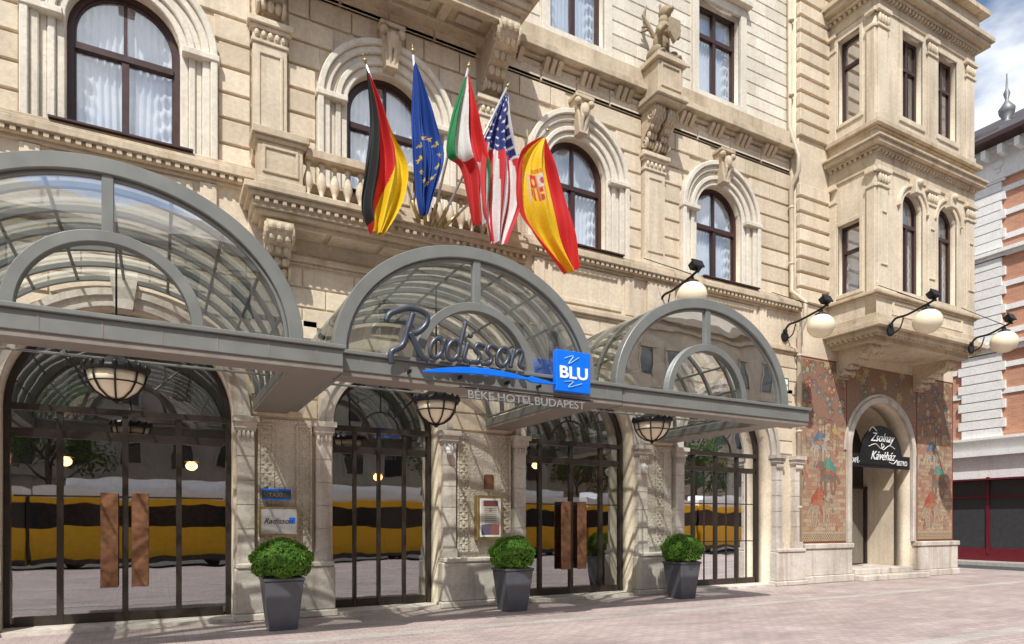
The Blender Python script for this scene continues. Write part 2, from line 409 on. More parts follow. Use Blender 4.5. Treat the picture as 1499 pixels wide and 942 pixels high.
for i,c in enumerate(CW):
    z0=WZ if i!=3 else 7.32
    y=YU+.18
    fr.arch(c,WH-.09,WH+.0,z0,WS,y,y+.09); fr.arch(c,WH-.12,WH-.09,z0,WS,y+.02,y+.07)
    fr.box(c-WH,c+WH,y-.02,y+.09,z0-.001,z0+.09)
    fr.box(c-.05,c+.05,y-.012,y+.085,z0+.09,8.98); fr.box(c-WH+.1,c+WH-.1,y-.03,y+.095,8.98,9.08)
    fr.box(c-.025,c+.025,y+.005,y+.08,9.08,WS+WH-.1)
    flatface(archpoly(c,WH-.02,z0,WS),y+.05); curtain(c,WH+.05,z0+.02,WS+WH,y+.15)
    fr.box(c-.7,c+.7,y,y+.09,12.26,12.34); fr.box(c-.7,c+.7,y,y+.09,14.46,14.54); fr.box(c-.719,c-.63,y,y+.09,12.255,14.545); fr.box(c+.63,c+.719,y,y+.09,12.255,14.545)
    fr.box(c-.05,c+.05,y-.01,y+.08,12.3,14.5); fr.box(c-.65,c+.65,y-.02,y+.085,13.75,13.85)
    flatface(rect(c-.7,c+.7,12.26,14.54),y+.05); curtain(c,.75,12.2,14.6,y+.15)
sl=MB()
for c in CW: sl.box(c-.95,c+.95,YG-.16,YU+.18,7.501,7.53)
sl.obj('window_sills','wood',H)
# bay window ---------------------------------------------------
BX0,BX1,BY=16.2,20.8,10.34
wc=[17.75,19.4]; 
wall('bay_front',rect(BX0,BX1,6.9,15.5),[archpoly(c,.47,7.75,9.95) for c in wc]+[rect(c-.47,c+.47,12.35,14.6) for c in wc],BY,BY+.3,'trim',H)
for x0,nm in ((BX0,'bay_left_side'),(BX1-.3,'bay_right_side')):
    wall(nm,rect(BY+.301,YG-.001,6.9,15.5),[rect(10.78,11.4,7.75,9.6),rect(10.78,11.4,12.35,14.6)],x0,x0+.3,'trim',H,'x')
def bayring(s,z0,z1,p): s.box(BX0-p,BX1+p,BY-p,YG-.002,z0,z1)
s=MB()
for z0,z1,p in ((6.35,6.5,-.1),(6.5,6.62,.12),(6.62,6.74,.26),(6.74,6.8,.2),(6.8,7.0,.06),(7.45,7.5,.05),(7.5,7.58,.12),
                (10.75,10.82,.04),(10.82,11.2,.015),(11.2,11.26,.1),(11.26,11.38,.22),(11.38,11.44,.28),(11.75,11.8,.06),(11.8,11.92,.16),
                (14.85,14.92,.04),(14.92,15.2,.02),(15.2,15.3,.14),(15.3,15.42,.3),(15.42,15.55,.38),(15.55,16.2,.1),(16.2,16.35,.3)): bayring(s,z0,z1,p)
for zz,pp in ((11.12,.1),(15.1,.12),(6.44,.1)):
    for i in range(33): s.box(BX0-.02+i*.142,BX0+.05+i*.142,BY-pp,BY+.02,zz,zz+.08)
    for i in range(9): s.box(BX0-pp,BX0+.02,BY+.06+i*.142,BY+.13+i*.142,zz,zz+.08)
s.obj('bay_cornices','trimD',H,bevel=.01)
s=MB()
for z0,z1 in ((7.58,10.75),(11.92,14.85)):
    for x in (BX0-.02,18.38,20.28):
        w=.42 if x!=18.38 else .4
        s.box(x,x+w+.1,BY-.06,BY+.05,z0,z0+.22); s.box(x+.05,x+.05+w,BY-.045,BY+.05,z0+.22,z1-.5)
        s.box(x,x+w+.1,BY-.08,BY+.05,z1-.5,z1-.42); s.box(x-.03,x+w+.13,BY-.11,BY+.05,z1-.12,z1)
        for q in range(4): s.ball((x+.09+q*.115,BY-.05,z1-.27),(.05,.06,.12),8,6)
    for y in (BY-.02,11.42): s.box(BX0-.05,BX0+.05,y+.03,y+.26,z0,z1-.5); s.box(BX0-.08,BX0+.05,y+.01,y+.28,z1-.5,z1-.42); s.box(BX0-.1,BX0+.05,y,y+.29,z1-.12,z1)
for c in wc:
    s.arch(c,.47,.6,7.6,9.95,BY-.04,BY+.03); s.arch(c,.6,.68,9.9,9.95,BY-.09,BY+.03,jamb=False)
    s.box(c-.13,c+.13,BY-.2,BY,10.35,10.76); s.ball((c,BY-.2,10.62),.1)
    s.strip([(c-.47,12.35),(c+.47,12.35),(c+.47,14.6),(c-.47,14.6)],[(c-.58,12.2),(c+.58,12.2),(c+.58,14.75),(c-.58,14.75)],BY-.04,BY+.03,closed=True)
s.strip([(10.78,7.75),(11.4,7.75),(11.4,9.6),(10.78,9.6)],[(10.68,7.65),(11.5,7.65),(11.5,9.72),(10.68,9.72)],BX0-.04,BX0+.03,'x',closed=True)
s.strip([(10.78,12.35),(11.4,12.35),(11.4,14.6),(10.78,14.6)],[(10.68,12.25),(11.5,12.25),(11.5,14.72),(10.68,14.72)],BX0-.04,BX0+.03,'x',closed=True)
for x in (16.45,20.55,18.6): s.strip([(x-.1,8.3),(x+.1,8.3),(x+.1,9.6),(x-.1,9.6)],[(x-.14,8.25),(x+.14,8.25),(x+.14,9.65),(x-.14,9.65)],BY-.075,BY-.03,closed=True)
for a,e in ((16.85,18.2),(18.98,20.2)): s.strip([(a+.1,7.1),(e-.1,7.1),(e-.1,7.35),(a+.1,7.35)],[(a,7.04),(e,7.04),(e,7.41),(a,7.41)],BY-.03,BY+.02,closed=True)
s.obj('bay_pilasters','trim',H,bevel=.012)
y=BY+.16
for c in wc:
    fr.arch(c,.38,.47,7.75,9.95,y,y+.07); fr.box(c-.47,c+.47,y-.01,y+.07,7.751,7.83); fr.box(c-.4,c+.4,y-.02,y+.075,9.55,9.64); fr.box(c-.035,c+.035,y-.01,y+.06,7.8,9.6)
    flatface(archpoly(c,.46,7.76,9.95),y+.04)
    fr.box(c-.469,c-.39,y,y+.07,12.36,14.6); fr.box(c+.39,c+.469,y,y+.07,12.36,14.6); fr.box(c-.46,c+.46,y+.003,y+.067,12.355,12.43); fr.box(c-.46,c+.46,y+.003,y+.067,14.52,14.59); fr.box(c-.035,c+.035,y-.01,y+.06,12.4,14.55); fr.box(c-.4,c+.4,y-.02,y+.075,13.75,13.83)
    flatface(rect(c-.46,c+.46,12.36,14.59),y+.04)
x=BX0+.16
for z0,z1 in ((7.75,9.6),(12.35,14.6)):
    fr.box(x,x+.07,10.785,10.86,z0+.005,z1-.005); fr.box(x,x+.07,11.32,11.395,z0+.005,z1-.005); fr.box(x+.003,x+.067,10.8,11.38,z0+.003,z0+.08); fr.box(x+.003,x+.067,10.8,11.38,z1-.08,z1-.003); fr.box(x-.02,x+.06,10.86,11.32,z1-.75,z1-.67)
    flatface(rect(10.79,11.39,z0,z1),x+.04,'x')
curtain(17.75,.5,7.7,10.4,y+.2); curtain(19.4,.5,7.7,10.4,y+.2); curtain(17.75,.5,12.3,14.6,y+.3); curtain(19.4,.5,12.3,14.6,y+.3)
curtain(11.09,.35,7.7,9.65,BX0+.42,'x')
fr.obj('window_frames','wood',H); gl.obj('window_panes','gwin',H); cu.obj('curtains','curtain',H,smooth=True)
# consoles -----------------------------------------------------
def console(s,xc,yw,ztop,h,d,w):
    P=[]
    n=14
    for i in range(n+1):
        t=i/n; z=ztop-h*t; dd=d*(.5+.5*math.cos(pi*min(1,t*1.05)))*.86+.06*math.sin(t*pi*2)+.1
        P.append((yw-dd,z))
    P=[(yw+.02,ztop)]+P+[(yw+.02,ztop-h)]
    s.prism(P,xc-w/2,xc+w/2,'x')
    for sx in (-1,1):
        x=xc+sx*w/2
        for (yy,zz,rr) in ((yw-d*.8,ztop-h*.2,h*.17),(yw-.16,ztop-h*.82,h*.12)):
            spi=[(x,yy+rr*(1-.75*t)*math.cos(2*pi*1.6*t+2),zz+rr*(1-.75*t)*math.sin(2*pi*1.6*t+2)) for t in [q/22 for q in range(23)]]
            s.tube(spi,.03,6)
    for i in range(5):
        t=.12+i*.17; dd=d*(.5+.5*math.cos(pi*t))*.86+.12
        for q in (-1,0,1): s.ball((xc+q*w*.3,yw-dd,ztop-h*t),(w*.17,.06,h*.09),8,6)
s=MB()
console(s,1.7,YU,11.3,1.1,.95,.42); console(s,5.96,YU,11.3,1.1,.95,.42)
console(s,1.75,YG,6.5,.85,.55,.42); console(s,5.9,YG,6.5,.85,.55,.42)
console(s,10.02,YU,11.1,.9,.5,.28); console(s,10.4,YU,11.1,.9,.5,.28)
console(s,16.75,YG,6.36,.75,1.05,.45); console(s,20.35,YG,6.36,.75,1.05,.45)
console(s,-2.6,YU,11.0,.8,.4,.4)
s.obj('carved_consoles','trimD',H,smooth=False)
# balconies ----------------------------------------------------
s=MB()
def slab(x0,x1,y0,y1,z0,z1,p): s.box(x0-p,x1+p,y0-p,y1,z0,z1)
for z0,z1,p in ((6.5,6.58,-.12),(6.58,6.66,-.02),(6.66,6.8,.03),(6.8,6.88,.1),(6.88,6.98,.16)): slab(1.35,6.3,11.12,YG-.002,z0,z1,p)
for i in range(36): s.box(1.36+i*.138,1.43+i*.138,11.03,11.1,6.72,6.798)
for i in range(5):
    x=1.7+i*.9; s.box(x,x+.82,11.22,11.6,6.46,6.5)
for x0,x1 in ((1.4,2.1),(5.55,6.25),(3.65,4.0)):
    s.box(x0-.04,x1+.04,11.04,11.45,6.98,7.12); s.box(x0,x1,11.08,11.41,7.12,7.72); s.box(x0-.05,x1+.05,11.03,11.46,7.72,7.78); s.box(x0-.09,x1+.09,10.99,11.5,7.78,7.9)
    s.strip([(x0+.12,7.26),(x1-.12,7.26),(x1-.12,7.6),(x0+.12,7.6)],[(x0+.07,7.21),(x1-.07,7.21),(x1-.07,7.65),(x0+.07,7.65)],11.055,11.09,closed=True)
for x0,x1 in ((2.1,3.65),(4.0,5.55)):
    s.box(x0+.04,x1-.04,11.12,11.38,6.98,7.06); s.box(x0+.05,x1-.05,11.1,11.4,7.66,7.8)
for x in (1.5,6.1): s.box(x-.1,x+.1,11.45,YU,6.98,7.06); s.box(x-.12,x+.12,11.5,YU,7.66,7.8)
for z0,z1,p in ((11.3,11.42,-.15),(11.42,11.5,-.05),(11.5,11.66,0),(11.66,11.76,.1),(11.76,11.88,.18)): slab(1.3,6.35,10.95,YU-.31,z0,z1,p)
s.box(1.2,6.45,YU-.32,YU+.02,11.2,11.9) 
for x in (1.5,2.55,3.6,4.65,5.7): s.box(x,x+.18,11.15,YU-.33,11.2,11.3)
s.box(1.5,6.1,11.1,11.25,11.19,11.3)
for i in range(4):
    x=1.75+i*1.05; s.box(x+.12,x+.6,11.4,11.6,11.24,11.3)
s.obj('balconies','trimD',H,bevel=.01)
s=MB()
bal=[(.05,0),(.06,.03),(.03,.06),(.055,.14),(.085,.24),(.07,.34),(.035,.46),(.03,.5),(.055,.54),(.055,.6)]
for x0,x1 in ((2.1,3.65),(4.0,5.55)):
    n=7
    for i in range(n): s.lathe((x0+(x1-x0)*(i+.5)/n,11.25,7.06),bal,12)
for x in (1.5,6.1):
    for y in (11.62,11.84): s.lathe((x,y,7.06),bal,12)
for i in range(22): s.lathe((1.6+i*.21,11.1,11.9),bal,10)
s.obj('balusters','trim',H,smooth=True)
# pedestal over pilaster
PX=10.2
s=MB()
s.box(PX-.42,PX+.42,YU-.72,YU-.001,11.1,11.18); s.box(PX-.46,PX+.46,YU-.78,YU,11.18,11.3); s.box(PX-.36,PX+.36,YU-.68,YU,11.3,12.0); s.box(PX-.44,PX+.44,YU-.76,YU,12.0,12.08); s.box(PX-.4,PX+.4,YU-.72,YU,12.08,12.16)
s.strip([(PX-.24,11.45),(PX+.24,11.45),(PX+.24,11.88),(PX-.24,11.88)],[(PX-.29,11.4),(PX+.29,11.4),(PX+.29,11.93),(PX-.29,11.93)],YU-.71,YU-.66,closed=True)
s.obj('statue_pedestal','trimD',H,bevel=.012)
# griffin statue
G=MB(); gx,gy,gz=PX,YU-.36,12.16; K=1.22
def gp(x,y,z): return (gx+x*K,gy+y*K,gz+z*K)
def gb(x,y,z,r): G.ball(gp(x,y,z),tuple(q*K for q in r))
gb(0,.08,.16,(.22,.2,.17)); gb(0,.0,.38,(.17,.15,.24)); gb(0,-.06,.58,(.16,.15,.18)); gb(0,-.08,.76,(.11,.11,.13))
gb(0,-.1,.9,(.12,.13,.12)); gb(0,-.24,.87,(.06,.09,.06)); gb(-.08,-.06,1.02,(.03,.03,.06)); gb(.08,-.06,1.02,(.03,.03,.06))
for sx in (-1,1):
    G.tube([gp(sx*.13,-.1,.58),gp(sx*.2,-.24,.42),gp(sx*.15,-.32,.5)],.065,8,.05)
    gb(sx*.2,-.02,.13,(.09,.2,.13)); gb(sx*.2,-.2,.04,(.07,.12,.045))
    for q in range(6):
        G.tube([gp(sx*.08,.1,.55),gp(sx*(.16+.03*q),.16,.72+.04*q),gp(sx*(.34-.03*q),.2,.62+.11*q)],.055,6,.025)
G.tube(crom([gp(.1,.2,.1),gp(.3,.2,.15),gp(.33,.15,.4),gp(.24,.15,.5)],5),.04,7)
G.prism([(gx-.16,gz+.75),(gx+.16,gz+.75),(gx+.16,gz+.42),(gx,gz+.22),(gx-.16,gz+.42)],gy-.47,gy-.38)
G.box(gx-.34,gx+.34,gy-.34,gy+.3,gz-.01,gz+.05)
G.obj('griffin_statue',stone('statue_stone',(.33,.26,.17),.35),None,remesh=.014)
# ground floor piers -------------------------------------------
s=MB(); cv=MB(); pl=MB(); orn=MB()
edges=[(-7.5,-6.18),(-3.28,-2.0),(1.1,2.72),(4.72,6.62),(9.42,10.88),(13.88,14.97)]
for a,e in edges:
    pl.box(a-.04,e+.04,YG-.28,YG+.02,0,.12); pl.box(a,e,YG-.24,YG+.02,.12,.86); pl.box(a+.02,e-.02,YG-.27,YG+.02,.86,.95)
    for x0 in (a+.03,e-.33):
        s.box(x0,x0+.3,YG-.17,YG+.02,.95,1.12)
        z=1.12
        while z<3.1:
            s.box(x0+.02,x0+.28,YG-.14,YG+.02,z,min(z+.385,3.12)); z+=.4
        s.box(x0+.03,x0+.27,YG-.125,YG+.02,1.12,3.12)
        s.box(x0,x0+.3,YG-.17,YG+.02,3.12,3.17); s.box(x0-.02,x0+.32,YG-.2,YG+.02,3.17,3.27); s.box(x0-.05,x0+.35,YG-.25,YG+.02,3.27,3.36)
        for q in range(4): s.ball((x0+.05+q*.066,YG-.17,3.07),(.03,.04,.06),6,5)
    if e-a>1.2:
        cv.box(a+.38,e-.38,YG-.06,YG+.02,.95,3.36)
        for xx in ((a+.5,e-.5) if e-a>1.5 else ((a+e)/2,)):
            orn.strip([(xx-.1,1.05),(xx+.1,1.05),(xx+.1,3.25),(xx-.1,3.25)],[(xx-.13,1.02),(xx+.13,1.02),(xx+.13,3.28),(xx-.13,3.28)],YG-.085,YG-.05,closed=True)
            for q in range(14):
                z=1.14+q*.155; orn.ball((xx,YG-.06,z),(.035,.035,.045),8,6)
                for sx in (-1,1): orn.ball((xx+sx*.055,YG-.06,z+.07),(.035,.025,.02),6,5)
for c,h in GO:
    s.arch(c,h+.002,h+.16,3.36,3.36,YG-.06,YG+.03); s.arch(c,h+.16,h+.26,3.36,3.36,YG-.11,YG+.03)
    s.prism([(c-.12,3.3+h),(c+.12,3.3+h),(c+.18,3.75+h),(c-.18,3.75+h)],YG-.2,YG+.02)
s.obj('ground_pilasters','base',H,bevel=.012); cv.obj('carved_pier_panels','carve',H); orn.obj('carved_ornament','carve',H); pl.obj('plinths','base',H,bevel=.02)
# doors --------------------------------------------------------
d=MB(); dg=MB(); cp=MB()
def door(c,h,xs,y=12.06,hz=(2.02,),top=3.0,handles=True,thin=(),pw=.042):
    d.arch(c,h-.08,h-.001,.05,ZS,y,y+.1); d.box(c-h+.08,c+h-.08,y-.01,y+.11,ZS-.05,ZS+.05); d.box(c-h+.08,c+h-.08,y+.02,y+.09,top-.03,top+.03)
    for x in xs: d.box(c+x-pw,c+x+pw,y+.012,y+.095,.05,ZS-.05)
    for x in thin: d.box(c+x-.009,c+x+.009,y+.04,y+.08,.2,top-.03)
    ex=sorted([-h+.08]+list(xs)+[h-.08])
    for i in range(len(ex)-1):
        a=c+ex[i]+.04;e=c+ex[i+1]-.04
        d.box(a,e,y+.02,y+.09,.05,.2); d.box(a,e,y+.022,y+.088,top-.1,top-.03)
        for z in hz: d.box(a,e,y+.04,y+.08,z-.013,z+.013)
    r=h-.08
    for k in (1,2,3):
        t=pi*k/4; 
        p0=(c+.4*r*math.cos(t),y+.06,ZS+.4*r*math.sin(t)); p1=(c+r*math.cos(t),y+.06,ZS+r*math.sin(t)); d.tube([p0,p1],.016,6)
    d.arch(c,.37*r,.40*r,ZS,ZS,y+.04,y+.08,jamb=False)
    dg.add([(p[0],y+.06,p[1]) for p in archpoly(c,h-.05,.1,ZS)],[tuple(range(31))])
    if handles:
        for sx in (-1,1):
            a,e=sorted((c+sx*.09,c+sx*.33)); cp.box(a,e,y-.09,y-.06,.6,2.08); 
            for z in (.8,1.9): cp.box((a+e)/2-.02,(a+e)/2+.02,y-.06,y+.03,z-.02,z+.02)
door(GO[0][0],1.5,(-.8,0,.8)); door(GO[1][0],1.45,(-.8,0,.8))
door(-.45,1.55,(-.86,0,.76)); door(3.72,1.0,(-.5,-.04,.46),handles=False,hz=(),pw=.03); door(8.02,1.4,(-.8,0,.8)); door(12.38,1.5,(-.75,0,.75),handles=False,hz=(1.15,2.1),thin=(-.38,.38,-1.1,1.1),pw=.035)
d.obj('door_frames','bronze',H); dg.obj('door_glazing','gdoor',H); cp.obj('door_pulls','copper',H,bevel=.006)
s=MB()
for c,h in GO: s.box(c-h-.02,c+h+.02,YG-.2,12.3,.0,.055)
s.obj('door_thresholds','base',H)
# corner entrance ----------------------------------------------
s=MB(); s.arch(EC,EH+.003,EH+.3,.03,ES,YG+.5,13.2); s.obj('entrance_vault','stone',H)
s=MB(); s.box(EC-EH-.2,EC+EH+.2,13.2,13.3,0,5.3)
s.obj('entrance_back','bronze',H)
s=MB(); s.box(EC-.1,EC+EH-.05,13.1,13.199,.34,2.7); s.obj('entrance_door_glass','gdoor',H)
s=MB()
for x in (EC-.15,EC+.6,EC+EH-.08): s.box(x,x+.07,13.05,13.198,.33,2.78)
s.box(EC-.15,EC+EH,13.05,13.198,2.7,2.78)
s.obj('entrance_door_frame','bronze',H)
s=MB(); s.box(EC-EH+.02,EC+EH+.25,YG-.45,13.1,0,.15); s.box(EC-EH+.02,EC+EH-.02,YG-.1,13.1,.15,.31); s.obj('entrance_steps','base',H,bevel=.015)
s=MB()
for a,e in ((XJ+.02,17.02),(20.08,XR)):
    s.box(a-.0,e+.0,YG-.22,YG+.01,0,.2); s.box(a+.04,e-.04,YG-.18,YG+.01,.2,.92); s.box(a+.0,e-.0,YG-.22,YG+.01,.92,1.06)
s.obj('corner_plinths','base',H,bevel=.02)
s=MB(); s.arch(EC,EH,EH+.16,1.06,ES,YG-.1,YG+.02); s.arch(EC,EH+.16,EH+.26,3.66,ES,YG-.05,YG+.02,jamb=False)
s.obj('entrance_archivolt','base',H,bevel=.015)
# frescoes -----------------------------------------------------
def paintmesh(name,x0,x1,z0,z1,y,nx,nz,fn,mat,parent):
    xs=np.linspace(x0,x1,nx); zs=np.linspace(z0,z1,nz); X,Z=np.meshgrid(xs,zs)
    C=fn(X-x0,Z-z0)
    Y=np.full_like(X,y)
    v=np.stack([X,Y,Z],-1).reshape(-1,3)
    idx=np.arange(nx*nz).reshape(nz,nx)
    f=np.stack([idx[:-1,:-1],idx[:-1,1:],idx[1:,1:],idx[1:,:-1]],-1).reshape(-1,4)
    me=bpy.data.meshes.new(name); me.from_pydata(v.tolist(),[],f.tolist())
    at=me.color_attributes.new('Col','FLOAT_COLOR','POINT')
    c4=np.ones((nx*nz,4),dtype=np.float32); c4[:,:3]=C.reshape(-1,3); at.data.foreach_set('color',c4.ravel())
    me.materials.append(mat); o=bpy.data.objects.new(name,me); COL.objects.link(o); setparent(o,parent); return o
FM=attrmat('fresco_paint',.75)
def cap(X,Z,a,b,r0,r1=None):
    r1=r0 if r1 is None else r1
    ax,az=a;bx,bz=b; dx,dz=bx-ax,bz-az; L=dx*dx+dz*dz+1e-9
    t=np.clip(((X-ax)*dx+(Z-az)*dz)/L,0,1); dd=np.hypot(X-ax-t*dx,Z-az-t*dz); return dd<(r0+(r1-r0)*t)
def fresco(seed,W,Hh):
    rs=np.random.RandomState(seed)
    def fn(X,Z):
        C=np.zeros(X.shape+(3,)); C[:]=(.40,.275,.175)
        def put(m,c,a=1): C[m]=C[m]*(1-a)+np.array(c)*a
        row=np.floor(Z/.11); br=((X+.09*(row%2))%.22<.012)|((Z%.11)<.012)
        rnd=np.sin(np.floor((X+.11*(row%2))/.22)*12.9+row*78.2)*43758.5; rnd=rnd-np.floor(rnd)
        put(rnd>.6,(.36,.19,.12)); put(rnd<.25,(.44,.34,.22)); put(br,(.26,.17,.12))
        t=(Z>Hh*.64)
        put(t,(.27,.15,.10))
        for i in range(70):
            cx=rs.rand()*W; cz=Hh*.64+rs.rand()*Hh*.36; rr=.06+.08*rs.rand(); d_=np.hypot(X-cx,Z-cz); th=np.arctan2(Z-cz,X-cx)
            c=[(.16,.17,.14),(.38,.27,.12),(.34,.08,.05),(.12,.17,.2),(.42,.34,.23)][i%5]
            put(t&(d_<rr*(.7+.3*np.cos(th*(5+i%3)+i))),c); put(t&(d_<rr*.25),(.46,.34,.16)); put(t&(abs(d_-rr*1.1)<.01)&(th>i%3-1.5),(.12,.08,.05))
        for i in range(46):
            x=rs.rand()*W; z=.3+rs.rand()*Hh*.6; put(cap(X,Z,(x,z),(x+.26*(rs.rand()-.5),z+.26*(rs.rand()-.2)),.05,.015),[(.12,.17,.14),(.36,.10,.06),(.46,.36,.18),(.13,.15,.19),(.46,.39,.29),(.2,.1,.06)][i%6],.8)
        def knight(cx,cz,sc,hc,cc,fl=1):
            q=lambda x,z:(cx+fl*x*sc,cz+z*sc)
            def cpx(a,b,r,r1,c): put(cap(X,Z,q(*a),q(*b),(r+.016)*sc,((r1 if r1 else r)+.016)*sc),(.14,.08,.055)); 
            parts=[((-.35,0),(.3,.05),.19,.2,hc),((.3,.1),(.52,.45),.15,.1,hc),((.5,.48),(.72,.34),.1,.06,hc),
                   ((-.38,-.05),(-.5,-.45),.11,.05,hc),((-.5,-.45),(-.4,-.8),.05,.045,hc),((-.25,-.1),(-.2,-.5),.09,.05,hc),((-.2,-.5),(-.3,-.8),.05,.045,hc),
                   ((.3,-.05),(.5,-.35),.09,.05,hc),((.5,-.35),(.4,-.62),.05,.045,hc),((.2,-.1),(.2,-.8),.08,.045,hc),((-.5,.05),(-.75,-.3),.05,.08,hc),
                   ((0,.2),(-.02,.65),.17,.15,cc),((.0,.55),(.3,.5),.08,.06,cc),((-.1,.6),(-.35,.2),.12,.2,cc),((-.03,.85),(-.03,.9),.11,.1,(.5,.33,.22)),((-.05,.98),(-.03,1.02),.1,.05,(.3,.27,.2)),((-.05,.1),(.08,-.25),.09,.06,cc),
                   ((.3,.45),(.35,1.3),.02,.02,(.2,.1,.05)),((.36,1.15),(.62,1.25),.06,.03,(.4,.06,.04)),((-.3,.12),(.15,.14),.12,.1,(.4,.12,.06)),((.12,.3),(.45,.15),.015,.015,(.1,.05,.03))]
            for p in parts: cpx(*p)
            for p in parts: put(cap(X,Z,q(*p[0]),q(*p[1]),p[2]*sc,p[3]*sc),p[4])
            put((np.sin((X*3+Z*5)*14)>.4)&cap(X,Z,q(-.35,0),q(.3,.05),.18*sc),tuple(v*.7 for v in hc)); put((np.sin(X*90)*np.sin(Z*80)>.5)&cap(X,Z,q(0,.2),q(-.02,.65),.15*sc),(.45,.33,.12))
        knight(W*.42,Hh*.20,W*.36,(.38,.29,.20),(.36,.08,.05)); knight(W*.58,Hh*.37,W*.33,(.22,.13,.09),(.07,.24,.2),-1)
        knight(W*.42,Hh*.53,W*.27,(.42,.37,.29),(.08,.16,.24)); knight(W*.72,Hh*.58,W*.2,(.3,.2,.13),(.4,.3,.1),-1)
        put(Z<.3,(.40,.31,.2)); put((Z<.3)&(np.sin(X*70)*np.sin(Z*60)>.2)&(Z>.07)&(Z<.24),(.14,.08,.05))
        bd=np.minimum(np.minimum(X,W-X),np.minimum(Z,Hh-Z)); put(bd<.07,(.17,.035,.025)); put((bd>.05)&(bd<.07),(.4,.3,.12))
        w=np.random.RandomState(seed+5).rand(*X.shape); C*= (.7+.4*w)[...,None]
        return C
    return fn
paintmesh('mounted_riders_fresco',XJ+.06,16.98,1.07,6.08,YG-.012,170,440,fresco(1,1.94,5.01),FM,H)
paintmesh('mounted_riders_fresco_right',20.3,XR-.02,1.07,6.08,YG-.012,170,440,fresco(8,1.98,5.01),FM,H)
def spand(X,Z):
    C=np.zeros(X.shape+(3,)); C[:]=(.26,.16,.10); rs=np.random.RandomState(3)
    for i in range(60):
        cx=rs.rand()*3.3; cz=rs.rand()*2.4; rr=.08+.1*rs.rand(); d_=np.hypot(X-cx,Z-cz); th=np.arctan2(Z-cz,X-cx)
        C[d_<rr*(.7+.3*np.cos(th*6+i))]=[(.14,.15,.12),(.38,.27,.12),(.3,.07,.05),(.12,.15,.18),(.42,.34,.22)][i%5]; C[d_<rr*.25]=(.45,.33,.15)
    return C*(.75+.35*rs.rand(*X.shape))[...,None]
o=paintmesh('spandrel_fresco',16.98,20.3,3.7,6.08,YG-.008,140,110,spand,FM,H)
bm=bmesh.new(); bm.from_mesh(o.data); dl=[f for f in bm.faces if (f.calc_center_median().x-EC)**2+(f.calc_center_median().z-ES)**2<(EH+.02)**2]; bmesh.ops.delete(bm,geom=dl,context='FACES'); bm.to_mesh(o.data); bm.free()
# cafe sign ----------------------------------------------------
e=empty('cafe_sign',(EC,YG,3.4))
s=MB(); s.prism([(EC-1.0,3.30)]+[(EC-1.0*math.cos(pi*i/20),3.45+1.0*math.sin(pi*i/20)) for i in range(21)]+[(EC+1.0,3.30)],YG-.02,YG+.03)
s.box(EC-EH+.02,EC+EH-.02,YG+.0,YG+.06,3.22,3.6); s.obj('sign_plate','black',e)
text('Zsolnay',.36,(EC-.0,YG-.035,3.98),'white',e,.006,.5,'CENTER',sx=.95)
text('Kávéház',.36,(EC+.02,YG-.035,3.45),'white',e,.006,.5,'CENTER',sx=.95)
s=MB()
def flo(P,r=.012): s.tube([(p.x,YG-.035,p.z) for p in crom([(EC+a,0,z) for a,z in P],6)],r,5)
flo([(-.62,3.82),(-.3,3.9),(-.05,3.78),(.1,3.86),(-.02,3.92),(.05,3.75),(.35,3.88),(.62,3.8)]); flo([(-.6,4.25),(-.45,4.38),(-.25,4.28)]); flo([(.35,3.4),(.55,3.36),(.72,3.48)])
s.obj('flourish','white',e)
text('CAFÉ-BAR',.2,(EC-1.42,YG-.01,3.33),'white',e,.004,sx=.8); text('BISTRO',.2,(EC+.72,YG-.03,3.32),'white',e,.004,sx=.8)
# downpipes ----------------------------------------------------
s=MB(); s.tube([(14.88,11.9,17),(14.88,11.9,12.2),(14.88,11.62,11.3),(14.88,11.62,10.9),(14.88,11.84,10.6),(14.88,11.84,7.8),(14.88,11.42,7.4),(14.88,11.42,6.9),(14.88,11.6,6.6),(14.88,11.6,.95)],.06,10)
for z in (2,4,6,8.5,10,13,15): s.tube([(14.88,11.6 if z<7 else 11.85,z),(14.88,11.6 if z<7 else 11.85,z+.06)],.075,10)
s.obj('downpipe',plain('painted_pipe',(.52,.44,.33),.5),H,smooth=True)
